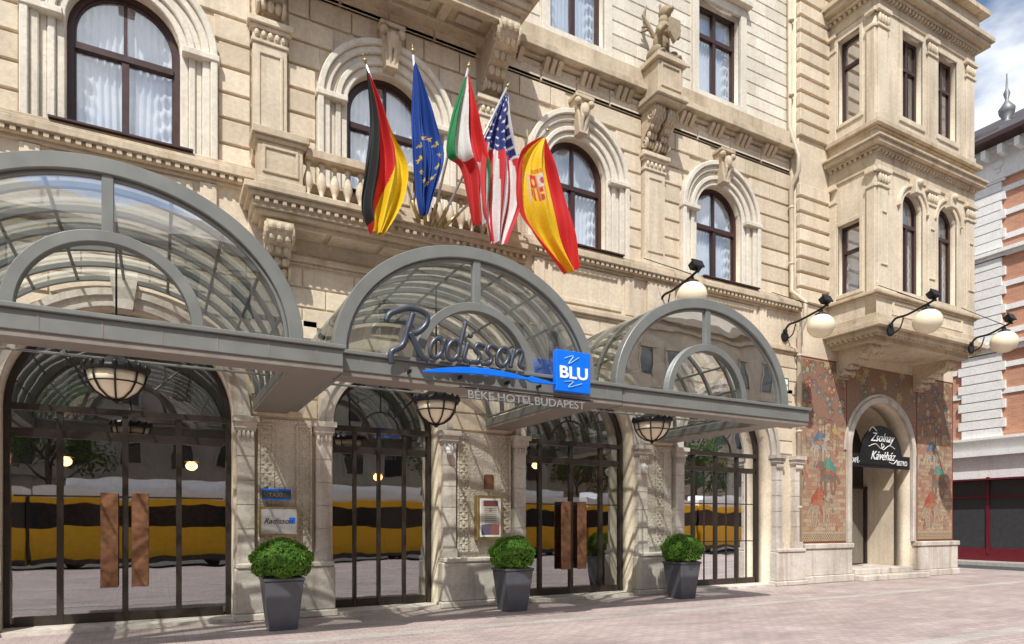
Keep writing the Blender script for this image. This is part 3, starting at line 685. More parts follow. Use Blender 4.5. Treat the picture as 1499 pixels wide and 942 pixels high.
# ------------------------------------------------------------------ canopies
def canopy(c,yf,left=False):
    E=empty('entrance_canopy',(c,yf,3.5))
    hw,z0,rise=1.95,3.7,1.64; yb=YG-.12
    m=MB()
    xl,xr=c-1.885,c+2.385
    m.box(xl,xr,yf-.12,yf+.3,3.46,3.66); m.box(xl-.0,xr+.03,yf-.16,yf+.32,3.66,3.71)
    m.box(xr-.55,xr,yf+.3,yb,3.5,3.64)
    m.box(xr-.2,xr+.02,yf+.32,yb,3.641,3.75)
    if left: m.box(xl-.3,xl,yf-.12,yb,3.46,3.66)
    m.box(xl,xl+.16,yf+.3,yb,3.5,3.68)
    m.arch(c,hw-.16,hw,z0,z0,yf-.03,yf+.13,40,ki=(rise-.16)/(hw-.16),jamb=False)
    m.arch(c,hw-.2,hw-.16,z0,z0,yf+.02,yf+.09,40,ki=(rise-.2)/(hw-.2),jamb=False)
    m.arch(c,.78,.9,z0,z0,yf-.02,yf+.11,30,jamb=False)
    m.box(c-.055,c+.055,yf-.005,yf+.095,z0+.88,z0+rise-.15)
    n=6
    for i in range(1,n+1):
        y=yf+(yb-yf)*i/n; m.arch(c,hw-.08,hw-.01,z0,z0,y-.03,y+.03,32,ki=(rise-.08)/(hw-.08),jamb=False)
    for k in range(0,11):
        t=pi*k/10; m.tube([(c+(hw-.04)*math.cos(t),yf+.1,z0+(rise-.04)*math.sin(t)+.0),(c+(hw-.04)*math.cos(t),yb,z0+(rise-.04)*math.sin(t))],.024,6)
    m.tube([(c-hw+.1,yf+1.9,z0),(c+hw-.1,yf+1.9,z0)],.02,6)
    m.obj('steel_frame','metal',E,bevel=.008)
    q=MB(); q.box(xl+.01,xr-.0,yf-.10,yf+.28,3.40,3.459); q.box(xr-.54,xr-.01,yf+.3,yb,3.455,3.499)
    for i in range(8): q.box(xl+.25+i*.53,xl+.262+i*.53,yf-.125,yf-.119,3.47,3.65)
    q.obj('soffit_strip','metalB',E)
    g=MB(); N=40
    P=[(c+(hw-.005)*math.cos(pi*i/N),z0+(rise-.005)*math.sin(pi*i/N)) for i in range(N+1)]
    g.add([(p[0],yf+.1,p[1]) for p in P]+[(p[0],yb,p[1]) for p in P],[(i,i+1,N+2+i,N+1+i) for i in range(N)]); g.obj('vault_glass','gvault',E,smooth=True)
    g=MB(); O=[(c+(hw-.18)*math.cos(pi*i/N),z0+(rise-.18)*math.sin(pi*i/N)) for i in range(N+1)]; I=[(c+.84*math.cos(pi*i/N),z0+.84*math.sin(pi*i/N)) for i in range(N+1)]
    g.add([(p[0],yf+.045,p[1]) for p in O]+[(p[0],yf+.045,p[1]) for p in I],[(i,i+1,N+2+i,N+1+i) for i in range(N)]); g.obj('front_glass','gfan',E)
    return E
canopy(-.45,7.9,True); canopy(3.83,8.08); canopy(8.12,8.1)
for c in (-.45,3.8,8.1):
    y,z=9.5,3.46
    E=empty('hanging_lantern',(c,y,z))
    g=MB(); g.lathe((c,y,z),[(.02,-.31),(.12,-.29),(.22,-.22),(.29,-.12),(.32,0)],24); g.obj('glass_bowl','cream',E,smooth=True)
    m=MB(); m.lathe((c,y,z),[(.30,-.0),(.35,.0),(.36,.04),(.33,.09),(.2,.14),(.1,.2),(.04,.26),(.02,.4)],24)
    for k in range(8):
        t=2*pi*k/8; m.tube([(c+r*math.cos(t),y+r*math.sin(t),z+zz) for r,zz in ((.335,0),(.305,-.12),(.235,-.225),(.13,-.3),(.03,-.33))],.012,5)
    for k in range(16):
        t=2*pi*k/16; m.ball((c+.35*math.cos(t),y+.35*math.sin(t),z+.07),(.03,.03,.05),6,5)
    ring=[(c+.3*math.cos(2*pi*k/24),y+.3*math.sin(2*pi*k/24),z-.125) for k in range(25)]; m.tube(ring,.01,5,cap=False)
    m.ball((c,y,z-.34),.035); m.tube([(c,y,z+.3),(c,y,5.28)],.014,6)
    m.obj('iron_mount','black',E,smooth=True)
# ------------------------------------------------------------------ hotel name sign
E=empty('hotel_name_sign',(3.9,7.9,3.8)); m=MB(); ys=7.84
def stroke(pts,r=.03,n=6): m.tube([(p.x,ys,p.z) for p in crom([(a,0,b_) for a,b_ in pts],n)],r,8)
sh=.28; zb=3.72; KX=.86; x_base=2.58
def L(x0,pts,r=.032): stroke([(x_base+(x0-x_base+px+sh*pz)*KX,zb+pz*1.04) for px,pz in pts],r)
def ell(cx,cz,rx,rz): return [(cx+rx*math.cos(2*pi*k/10+.8),cz+rz*math.sin(2*pi*k/10+.8)) for k in range(11)]
x=2.58
L(x,[(.0,-.14),(-.04,.0),(.1,.1),(.12,.3),(.14,.5)],.04)
L(x,[(-.22,.36),(-.2,.44),(-.1,.5),(.1,.56),(.34,.52),(.38,.4),(.28,.28),(.12,.24)],.038); L(x,[(.16,.26),(.3,.12),(.42,0),(.54,-.04)],.042)
x+=.52
L(x,ell(.1,.12,.095,.12)); L(x,[(.2,.24),(.19,.05),(.27,.0)])
x+=.27; L(x,ell(.1,.12,.095,.12)); L(x,[(.2,.5),(.19,.25),(.19,.04),(.27,.0)]); x+=.27
L(x,[(.04,.24),(.03,.04),(.1,0)]); m.ball((x_base+(x-x_base+.05+sh*.34)*KX,ys,zb+.35),.038); x+=.13
for q in (0,1): L(x,[(.2,.22),(.08,.24),(.05,.17),(.14,.1),(.13,.02),(.0,.0)]); x+=.21
L(x,ell(.12,.12,.1,.12)); x+=.27
L(x,[(.03,.24),(.02,.1),(.02,0)]); L(x,[(.02,.12),(.1,.23),(.18,.2),(.17,.05),(.27,.01)])
m.obj('script_lettering','slate',E,smooth=True)
m=MB(); N=30; top=[];bot=[]
for i in range(N+1):
    t=i/N; xx=2.95+t*1.98; zz=3.52+.05*math.sin(t*pi*1.3)+.08*t; w=.055*math.sin(pi*min(1,t*1.2+.02))**.6 if t<.8 else .055*(1-(t-.8)/.25)
    top.append((xx,zz+abs(w)));bot.append((xx,zz-abs(w)*.6))
m.strip(bot,top,ys-.03,ys+.01); m.box(4.92,5.5,ys-.05,ys+.05,3.47,4.05); m.obj('blue_swoosh_and_panel','blue',E,bevel=.006)
text('BLU',.235,(5.21,ys-.055,3.66),'white',E,.004,0,'CENTER',offset=.006,sx=1.2)
for q,(t,xx) in enumerate((('BÉKE',3.58),('HOTEL',4.02),('BUDAPEST',4.6))): text(t,.155,(xx,ys+.02,3.25),'lgrey',E,.008,sx=1.15)
m=MB(); m.tube([(p.x,ys-.055,p.z) for p in crom([(5.05,0,3.93),(5.2,0,3.98),(5.12,0,3.86),(5.3,0,3.97)],6)],.008,5); m.tube([(p.x,ys-.055,p.z) for p in crom([(5.05,0,3.6),(5.2,0,3.62),(5.12,0,3.53),(5.35,0,3.6)],6)],.008,5); m.obj('panel_flourish',plain('light_blue_paint',(.2,.45,.85),.4),E)
m=MB()
for xx in (2.8,3.5,4.2,4.7,5.2): m.box(xx-.012,xx+.012,ys+.01,ys+.12,3.5,3.54)
m.box(3.55,5.6,ys+.02,ys+.035,3.38,3.395)
m.obj('brackets','black',E)
# ------------------------------------------------------------------ flags
FLM=attrmat('flag_cloth',.7,.28)
def interp(P,v):
    Q=crom([(a,0,b_) for a,b_ in P],10); f=v*(len(Q)-1); i=min(int(f),len(Q)-2); p=Q[i].lerp(Q[i+1],f-i); return p.x,p.z
def flag(name,tip,base,Lp,Rp,colf,ph=0,amp=.09,nf=2.3):
    E=empty(name,base); nu,nv=70,150; vs=[];cols=[]
    for j in range(nv+1):
        v=j/nv; lx,lz=interp(Lp,v); rx,rz=interp(Rp,v)
        wv=min(1,v*4)
        for i in range(nu+1):
            u=i/nu; off=amp*wv*math.sin(2*pi*(nf*u)+ph+1.6*v)+.035*wv*math.sin(2*pi*5*u+7*v+ph)+.02*wv*math.sin(13*v-4*u)
            bx=.02*wv*math.sin(9*v+ph)
            vs.append((lx+(rx-lx)*u+bx,tip[1]+.03+off+(.25*v)*(base[1]-tip[1])*.5,lz+(rz-lz)*u)); cols.append((*colf(u,v),1))
    f=[(j*(nu+1)+i,j*(nu+1)+i+1,(j+1)*(nu+1)+i+1,(j+1)*(nu+1)+i) for j in range(nv) for i in range(nu)]
    me=bpy.data.meshes.new('cloth'); me.from_pydata(vs,[],f); at=me.color_attributes.new('Col','FLOAT_COLOR','POINT'); at.data.foreach_set('color',np.array(cols,dtype=np.float32).ravel())
    for p in me.polygons: p.use_smooth=True
    me.materials.append(FLM); o=bpy.data.objects.new('cloth',me); COL.objects.link(o); setparent(o,E)
    m=MB(); T=Vector(tip);B=Vector(base); m.tube([B,T],.022,8); m.obj('pole','pole',E,smooth=True)
    m=MB(); m.ball(T+(T-B).normalized()*.03,.035); m.tube([T,T+(T-B).normalized()*.12],.016,6,.003); m.tube([B-(T-B).normalized()*.12,B+(T-B).normalized()*.25],.035,8); m.obj('finial_and_socket','brass',E,smooth=True)
RED=(.66,.02,.02)
def de(u,v):
    b1=.5-.35*v; b2=.98-.0*v if v<.25 else max(.08,.98-(v-.25)*1.25)
    if v>.88: b1=0
    return (.012,.012,.012) if u<b1 else (RED if u<b2 else (.88,.6,.01))
def eu(u,v):
    cx,cz=.5,.52; 
    for k in range(12):
        a=2*pi*k/12; du=(u-(cx+.33*math.cos(a)))*.45; dv=(v-(cz+.15*math.sin(a)))*2.5
        r=math.hypot(du,dv); th=math.atan2(du,-dv); 
        if r<.042*(.6+.4*math.cos(5*th)) : return (.85,.6,.02)
    return (.01,.06,.32)
def hu(u,v):
    b1=.3+.05*math.sin(v*8); b2=.56+.06*math.sin(v*6)
    if v<.6: return (.01,.22,.06) if u<b1 else ((.78,.78,.75) if u<b2 else RED)
    return (.6,.03,.03) if u<.72 else ((.7,.7,.68) if u<.88 else (.01,.2,.06))
def us(u,v):
    if v<.45 and u<.95:
        du=(u*6)%1-.5; row=(v*26); dv=row%1-.5
        return (.75,.75,.78) if (du*.55)**2+(dv*.7)**2<.035 and (int(u*6)+int(row))%2==0 else (.03,.04,.2)
    if v<.45: return (.78,.76,.74)
    return (.62,.03,.04) if int(u*9+.2*math.sin(v*6))%2==0 else (.8,.78,.76)
def es(u,v):
    b0=.22-.1*math.sin(v*3); b1=.75-.08*v
    if b0<u<b1:
        x=(u-.46)/.125; y=(v-.42)/.075
        if abs(x)<1 and -1<y<1.1 and (y<.3 or x*x+((y-.3)/.8)**2<1):
            if abs(x)<.07 or abs(y)<.06: return (.6,.35,.1)
            q=(x>0)+2*(y>0)
            if q==0: return (.6,.04,.03) if math.hypot(x+.5,y+.5)>.25 else (.85,.6,.1)
            if q==1: return (.72,.62,.55) if math.hypot(x-.5,y+.5)>.26 else (.45,.05,.12)
            if q==2: return (.85,.55,.05) if int((x+1)*5)%2 else (.6,.04,.03)
            return (.6,.04,.03) if abs(x-.5)>.1 and abs(y-.5)>.1 else (.85,.6,.1)
        if abs(abs(u-.46)-.155)<.015 and abs(v-.42)<.09: return (.65,.5,.35)
        if abs(u-.46)<.09 and .31<v<.34: return (.6,.10,.03) if int(u*60)%2 else (.7,.4,.02)
        return (.88,.55,.01)
    return RED
yt=10.1
flag('german_flag',(2.86,yt,8.8),(4.0,10.9,7.0),[(2.88,8.72),(2.96,7.94),(2.90,7.13),(2.83,6.56),(3.0,6.23)],[(2.93,8.70),(3.30,7.94),(3.585,7.44),(3.47,6.81),(3.19,6.22)],de,.5)
flag('european_union_flag',(3.64,yt,9.22),(4.15,10.9,7.0),[(3.66,9.13),(3.66,8.22),(3.68,7.56),(3.73,6.94),(3.84,6.68)],[(3.71,9.08),(4.0,8.37),(4.2,7.79),(4.06,7.19),(3.96,6.72)],eu,1.5,.07,1.6)
flag('hungarian_flag',(4.62,yt,9.3),(4.3,10.9,7.0),[(4.6,9.22),(4.36,8.45),(4.24,7.79),(4.52,7.6),(4.75,6.72)],[(4.65,9.2),(4.81,8.53),(4.96,8.05),(5.07,7.55),(5.04,6.8)],hu,2.4,.08)
flag('american_flag',(5.36,yt,9.2),(4.45,10.9,7.0),[(5.33,9.11),(5.07,8.49),(4.88,8.04),(4.91,7.16),(5.09,6.5)],[(5.41,9.1),(5.47,8.49),(5.63,7.93),(5.67,7.21),(5.4,6.52)],us,3.3,.08,2)
flag('spanish_flag',(6.16,yt,8.66),(4.6,10.9,7.0),[(6.1,8.58),(5.6,8.10),(5.56,7.32),(5.95,6.8),(6.64,6.24)],[(6.18,8.55),(6.37,8.13),(6.64,7.51),(6.85,6.93),(6.91,6.36)],es,4.2,.08,1.8)
# ------------------------------------------------------------------ globe wall lamps
for (x,yw,yg,zg) in ((10.2,YG,10.66,6.55),(14.42,YG,10.62,6.48),(16.35,10.08,9.15,6.48),(20.1,10.08,9.25,6.5)):
    E=empty('globe_wall_lamp',(x,yw,zg))
    g=MB(); g.ball((x,yg,zg),(.325,.325,.29),24,16); g.obj('opal_globe','cream',E,smooth=True)
    m=MB(); za=zg+.42
    m.tube(crom([(x,yw,zg+.12),(x,yw-.15,zg+.28),(x,yw-.45,zg+.3),(x,yg,za)],6)+[Vector((x,yg-.18,za+.06))],.028,8)
    m.tube(crom([(x,yw-.02,zg-.1),(x,yw-.25,zg+.0),(x,yw-.35,zg+.25)],6),.016,6)
    m.tube([(x,yw+.01,zg+.0),(x,yw-.04,zg+.0)],.13,14); m.tube([(x,yw+.01,zg+.14),(x,yw-.06,zg+.14)],.06,10)
    m.lathe((x,yg,zg+.27),[(.15,-.03),(.14,.03),(.06,.07),(.03,.16)],14)
    R=Matrix.Translation((x,yg-.12,za+.16))@Matrix.Rotation(-.5,4,'X'); m.box(-.13,.13,-.07,.07,-.05,.09,R); m.box(-.15,.15,-.1,-.07,-.07,.11,R); m.box(-.02,.02,-.02,.02,-.16,-.05,R)
    m.tube([(x+.02,yg,za+.04),(x+.35,yw+.02,zg+1.05)],.009,4); m.tube([(x-.02,yg,za+.04),(x-.45,yw+.02,zg+1.1)],.009,4)
    m.obj('bracket_and_floodlight','black',E)
# ------------------------------------------------------------------ planters
def leafmat(name,a,b_):
    m,nt,bs=newmat(name); n=noise(nt,coords(nt),9,3); link(nt,ramp(nt,n,[(.35,a),(.65,b_)]),bs.inputs['Base Color']); bs.inputs['Roughness'].default_value=.5
    t=nt.nodes.new('ShaderNodeBsdfTranslucent'); t.inputs['Color'].default_value=(b_[0]*1.4,b_[1]*1.5,b_[2],1)
    ms=nt.nodes.new('ShaderNodeMixShader'); ms.inputs[0].default_value=.3; link(nt,bs.outputs[0],ms.inputs[1]); link(nt,t.outputs[0],ms.inputs[2]); link(nt,ms.outputs[0],nt.nodes['Material Output'].inputs['Surface']); return m
M['box']=leafmat('boxwood_leaf',(.05,.15,.012),(.17,.33,.03))
M['leaf']=leafmat('tree_leaf',(.04,.09,.015),(.09,.16,.03))
M['soil']=plain('soil',(.03,.02,.012),.95)
def leaves(m,c,R,n,size,flat=1,shell=.75):
    for i in range(n):
        d=Vector((random.gauss(0,1),random.gauss(0,1),random.gauss(0,1))).normalized()
        bump_=1+.05*math.sin(d.x*7+c[0])+.05*math.sin(d.y*8+2)+.04*math.sin(d.z*9)
        r=R*bump_*(shell+(1-shell)*random.random()**.5)*(1.05 if random.random()<.05 else 1); p=Vector(c)+Vector((d.x*r,d.y*r,d.z*r*flat))
        nrm=(d+Vector((random.uniform(-1,1),random.uniform(-1,1),random.uniform(-1,1)))*.7).normalized()
        a=nrm.orthogonal().normalized(); a.rotate(Matrix.Rotation(random.random()*6.28,3,nrm)); b_=nrm.cross(a); s_=size*random.uniform(.7,1.3)
        m.add([p-a*s_,p+b_*s_*.5+nrm*s_*.15,p+a*s_,p-b_*s_*.5+nrm*s_*.15],[(0,1,2,3)])
for (x,y) in ((1.66,10.44),(5.76,10.63),(9.91,10.66)):
    E=empty('potted_boxwood',(x,y,0))
    m=MB(); m.taper(x,y,0,.74,.40,.56); m.taper(x,y,.74,.79,.59,.59); m.obj('square_planter','pot',E,bevel=.01)
    m=MB(); m.taper(x,y,.79,.8,.5,.5); m.tube([(x,y,.75),(x,y,.95)],.04,8); m.obj('soil_and_stem','soil',E)
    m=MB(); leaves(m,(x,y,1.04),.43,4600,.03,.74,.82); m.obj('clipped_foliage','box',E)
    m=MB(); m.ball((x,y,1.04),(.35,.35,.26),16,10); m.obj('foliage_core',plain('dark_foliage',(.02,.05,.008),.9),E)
# ------------------------------------------------------------------ small wall signs
E=empty('hotel_wall_plaque',(1.75,11.4,1.65)); y=YG-.2
m=MB(); m.box(1.5,2.08,y,y+.04,1.42,1.86); m.obj('plate','pole',E,bevel=.006)
m=MB(); m.strip([(1.5,1.42),(2.08,1.42),(2.08,1.86),(1.5,1.86)],[(1.48,1.4),(2.1,1.4),(2.1,1.88),(1.48,1.88)],y-.012,y+.145,closed=True); m.obj('frame','brass',E)
text('Radisson',.13,(1.54,y-.006,1.6),'slate',E,.002,.4); m=MB(); m.box(1.95,2.05,y-.005,y,1.6,1.7); m.obj('blue_square','blue',E)
E=empty('taxi_sign',(1.75,11.4,2.1)); m=MB(); m.box(1.53,1.98,y,y+.145,1.99,2.18); m.obj('plate','slate',E); text('TAXI',.1,(1.62,y-.006,2.04),'gold',E,.002)
m=MB(); m.box(1.53,1.98,y-.003,y,2.15,2.18); m.box(1.53,1.98,y-.003,y,1.99,2.01); m.obj('blue_edges','blue',E)
E=empty('menu_board',(5.7,11.4,1.7))
m=MB(); m.box(5.45,6.0,y-.02,y+.145,1.28,2.15); m.obj('case','brass',E,bevel=.008)
m=MB(); m.box(5.5,5.95,y-.025,y-.02,1.34,2.09); m.obj('paper','white',E)
def menu(X,Z):
    C=np.zeros(X.shape+(3,)); C[:]=(.6,.57,.5); C[(np.sin(Z*160)>.2)&(abs(X-.2)<.13)]=(.2,.15,.14); C[(Z>.56)&(X>.04)&(X<.36)]=(.18,.05,.05); C[(Z<.2)&(X<.2)]=(.12,.1,.16); C[(Z<.2)&(X>=.2)]=(.35,.12,.1); C[(np.hypot(X-.2,Z-.48)<.04)]=(.3,.2,.2); return C
paintmesh('menu_sheet',5.53,5.92,1.38,2.05,y-.028,60,100,menu,FM,E)
E=empty('bronze_wall_plaque',(5.9,11.5,2.4)); m=MB(); m.box(5.66,5.86,YG-.1,YG-.06,2.28,2.56); m.obj('plate','copper',E)
E=empty('street_name_sign',(14.2,11.6,5.2)); m=MB(); m.box(13.98,14.52,YG-.05,YG-.02,5.05,5.4); m.obj('plate','white',E)
m=MB(); m.strip([(14.0,5.07),(14.5,5.07),(14.5,5.38),(14.0,5.38)],[(13.98,5.05),(14.52,5.05),(14.52,5.4),(13.98,5.4)],YG-.06,YG-.05,closed=True); m.obj('border',plain('green_paint',(.03,.12,.05),.5),E)
text('TERÉZ KÖRÚT',.075,(14.03,YG-.056,5.18),'black',E,.002); text('VI.',.07,(14.03,YG-.056,5.28),'black',E,.002)
for (x,y_,z) in ((4.85,11.5,3.0),(9.55,11.5,2.85)):
    E=empty('security_camera',(x,y_,z)); m=MB(); m.ball((x,y_-.05,z-.04),.065); m.lathe((x,y_-.05,z-.02),[(.075,0),(.075,.06),(.03,.08)],12); m.box(x-.02,x+.02,y_-.05,y_+.05,z+.05,z+.09); m.obj('dome','white',E,smooth=False)
# ------------------------------------------------------------------ ground
def ground_mat():
    m,nt,b=newmat('asphalt'); v=coords(nt); n=noise(nt,v,60,3); n2=noise(nt,v,.4,4)
    link(nt,mix(nt,ramp(nt,n,[(.3,.045),(.7,.085)]),ramp(nt,n2,[(.3,.8),(.7,1.15)]),1,'MULTIPLY'),b.inputs['Base Color']); b.inputs['Roughness'].default_value=.85; bump(nt,b,n,.4,.01); return m
def paver(name,c1,c2,mort,w,h,rot=0,off=.5):
    m,nt,b=newmat(name); v=coords(nt,rot=(0,0,rot)); t=nt.nodes.new('ShaderNodeTexBrick'); link(nt,v,t.inputs['Vector'])
    t.inputs['Scale'].default_value=1; t.inputs['Brick Width'].default_value=w; t.inputs['Row Height'].default_value=h; t.inputs['Mortar Size'].default_value=.006; t.inputs['Bias'].default_value=0
    t.inputs['Color1'].default_value=(*c1,1); t.inputs['Color2'].default_value=(*c2,1); t.inputs['Mortar'].default_value=(*mort,1); t.offset=off
    n=noise(nt,v,.55,4,.65); n2=noise(nt,v,30,3); n3=noise(nt,coords(nt,(.5,1.6,1)),1.3,4,.7)
    c=mix(nt,t.outputs['Color'],ramp(nt,n,[(.3,.76),(.7,1.12)]),.9,'MULTIPLY'); c=mix(nt,c,ramp(nt,n2,[(.3,.8),(.7,1.1)]),.7,'MULTIPLY'); c=mix(nt,c,ramp(nt,n3,[(.35,.72),(.6,1.04)]),.7,'MULTIPLY')
    link(nt,c,b.inputs['Base Color']); b.inputs['Roughness'].default_value=.8; bump(nt,b,t.outputs['Fac'],-.4,.006); return m
AS=ground_mat(); PV=paver('pink_pavers',(.50,.40,.365),(.41,.33,.305),(.27,.21,.19),.22,.11)
PG=paver('pale_pavers',(.50,.45,.41),(.44,.395,.36),(.30,.27,.24),.3,.15,.5)
GR=plain('granite_kerb',(.42,.39,.36),.8,0,.2,12)
s=MB(); s.add([(-600,-600,-.14),(600,-600,-.14),(600,600,-.14),(-600,600,-.14)],[(0,1,2,3)]); s.obj('ground',AS)
s=MB(); s.prism([(-60,-2.7),(22.2,-2.7),(24.4,-1.6),(25.3,.6),(25.3,60),(-60,60)],-.139,0,'z'); s.obj('pavement',PV)
s=MB(); kp=[(-60,-2.85),(22.2,-2.85),(24.5,-1.7),(25.45,.55),(25.45,60)]; ki=[(-60,-2.7),(22.2,-2.7),(24.4,-1.6),(25.3,.6),(25.3,60)]
for i in range(4): s.prism([ki[i],ki[i+1],kp[i+1],kp[i]],-.138,.006,'z')
s.obj('kerb',GR)
s=MB(); s.box(-30,25.2,9.0,9.3,.001,.004); s.box(-30,25.2,4.9,5.2,.001,.004); s.obj('paving_bands',PG)
s=MB(); s.prism([(30.2,60),(30.2,1.5),(31.2,-2.7),(120,-2.7),(120,60)],-.139,.0,'z'); s.obj('pavement',PG)
s=MB(); s.prism([(30.05,60),(30.05,1.4),(30.2,1.5),(30.2,60)],-.138,.006,'z'); s.obj('kerb',GR)
s=MB(); s.prism([(-100,-60),(120,-60),(120,-19),(-100,-19)],-.139,0,'z'); s.obj('pavement',PG)
s=MB()
for i in range(7): s.box(25.9+i*.62,26.25+i*.62,-1.2,1.2,-.138,-.134)
for i in range(20): s.box(-50+i*6,-47+i*6,-14,-13.88,-.138,-.134)
s.obj('road_markings','white')
s=MB()
for y in (-6.4,-4.97,-10.2,-8.77): s.box(-100,150,y-.035,y+.035,-.139,-.132)
s.obj('tram_rails','pole')
# ------------------------------------------------------------------ corner building on the right
def brickwall():
    m,nt,b=newmat('salmon_brick'); tc=nt.nodes.new('ShaderNodeTexCoord'); sp=nt.nodes.new('ShaderNodeSeparateXYZ'); cb=nt.nodes.new('ShaderNodeCombineXYZ')
    link(nt,tc.outputs['Object'],sp.inputs[0]); ad=nt.nodes.new('ShaderNodeMath'); link(nt,sp.outputs['X'],ad.inputs[0]); link(nt,sp.outputs['Y'],ad.inputs[1]); link(nt,ad.outputs[0],cb.inputs[0]); link(nt,sp.outputs['Z'],cb.inputs[1])
    t=nt.nodes.new('ShaderNodeTexBrick'); link(nt,cb.outputs[0],t.inputs['Vector']); t.inputs['Scale'].default_value=1; t.inputs['Brick Width'].default_value=.26; t.inputs['Row Height'].default_value=.085; t.inputs['Mortar Size'].default_value=.008
    t.inputs['Color1'].default_value=(.58,.27,.15,1); t.inputs['Color2'].default_value=(.47,.2,.115,1); t.inputs['Mortar'].default_value=(.45,.36,.3,1); link(nt,t.outputs['Color'],b.inputs['Base Color']); b.inputs['Roughness'].default_value=.9; return m
M['brick']=brickwall(); M['stucco']=stone('white_stucco',(.82,.81,.78),.08,blotch=.15); M['redp']=plain('dark_red_shopfront',(.13,.012,.02),.35); M['slateR']=plain('slate_roof',(.06,.05,.05),.6)
CB=empty('corner_building',(36,20,0)); X0=31.5
m=MB(); m.box(X0,60,6,45,0,17.6); m.obj('body','brick',CB)
m=MB(); r=0; z=5.3
while z<16.2:
    for y0,y1 in ((14.55,16.1),(20.2,21.4),(25,26.2),(9.6,10.8),(5.9,7.0)):
        o=.14*(r%2); m.box(X0-.12,X0+.05,y0-o,y1+o,z,z+.36)
        if y0<7: m.box(X0-.1,X0+1.4+o,5.88,6.05,z,z+.36)
    z+=.4; r+=1
for z in (7.1,8.2,9.6,10.6,11.6,13.6,14.6,15.6): m.box(X0-.06,X0+.05,6,45,z,z+.22)
for z0,z1,p in ((4.2,4.5,.1),(4.5,4.75,.35),(4.75,5.2,.08),(5.2,5.3,.3),(8.9,9.1,.16),(9.1,9.25,.3),(12.9,13.05,.16),(13.05,13.2,.28),(16.2,16.35,.15),(16.35,17.4,.1),(17.4,17.6,.3)): m.box(X0-p,60,6-p,45,z0,z1)
wins=[(12.0,13.0),(17.8,18.8),(22.5,23.6),(7.9,8.9)]
for a,e in wins:
    for z0,z1 in ((6.0,8.2),(9.9,12.2),(13.7,15.8)):
        m.strip([(a,z0),(e,z0),(e,z1),(a,z1)],[(a-.22,z0-.2),(e+.22,z0-.2),(e+.22,z1+.25),(a-.22,z1+.25)],X0-.14,X0+.02,'x',closed=True); m.box(X0-.3,X0,a-.3,e+.3,z1+.25,z1+.4)
        m.prism([(a-.25,z1+.4),(e+.25,z1+.4),((a+e)/2,z1+.85)],X0-.25,X0,'x')
for i in range(60):
    y=6.2+i*.62; m.box(X0-.7,X0-.02,y,y+.18,17.05,17.4); 
    if i%2: m.ball((X0-.12,y+.4,16.85),(.08,.2,.2),8,6); m.ball((X0-.12,y+.4,16.55),(.06,.1,.1),8,6)
m.obj('stucco_dressings','stucco',CB,bevel=.01)
m=MB()
for a,e in wins:
    for z0,z1 in ((6.0,8.2),(9.9,12.2),(13.7,15.8)): m.box(X0-.09,X0-.065,a,e,z0,z1)
m.obj('dark_windows',plain('far_window_glass',(.03,.035,.04),.06),CB)
m=MB()
for a,e in wins:
    for z0,z1 in ((6.0,8.2),(9.9,12.2),(13.7,15.8)): m.box(X0-.12,X0-.091,(a+e)/2-.04,(a+e)/2+.04,z0,z1); m.box(X0-.12,X0-.091,a,e,z1-.65,z1-.57); m.box(X0-.12,X0-.091,a,a+.06,z0,z1); m.box(X0-.12,X0-.091,e-.06,e,z0,z1)
m.obj('window_bars','wood',CB)
m=MB(); m.box(X0-1.0,60,5,45,17.6,17.78); m.obj('eave_board','wood',CB)
m=MB(); m.prism([(X0-1,17.78),(X0+5,21.5),(60,21.5),(60,17.78)],5.2,45,'y')
m.lathe((X0+2.2,15.4,17.8),[(2.6,0),(2.3,.7),(1.6,1.2),(.9,1.5),(.5,1.7)],20); m.obj('slate_roof','slateR',CB)
m=MB(); m.lathe((X0+2.2,15.4,19.5),[(.4,0),(.3,.15),(.12,.3),(.3,.6),(.33,.8),(.15,1.05),(.06,1.2),(.14,1.5),(.05,1.7),(.02,2.4)],12); m.obj('roof_finial',plain('zinc',(.2,.2,.2),.5,.5),CB,smooth=True)
m=MB(); m.box(X0-.06,X0+.02,5.9,30,3.5,3.55); m.box(X0-.09,X0,5.9,30,0,.55)
for i in range(16): m.box(X0-.12,X0,6+i*1.5,6.12+i*1.5,.3,3.6)
m.box(X0-.1,X0,5.9,30,2.7,2.8); m.box(X0-.6,X0,5.9,30,3.45,3.49)
m.obj('shopfront','redp',CB); m=MB(); m.box(X0-.05,X0-.01,6,30,.55,3.44); m.obj('shop_windows',plain('shop_glass',(.05,.05,.055),.05),CB)
m=MB(); m.box(X0-.08,X0-.03,5.95,30,3.551,4.2); m.obj('shop_band','stucco',CB)
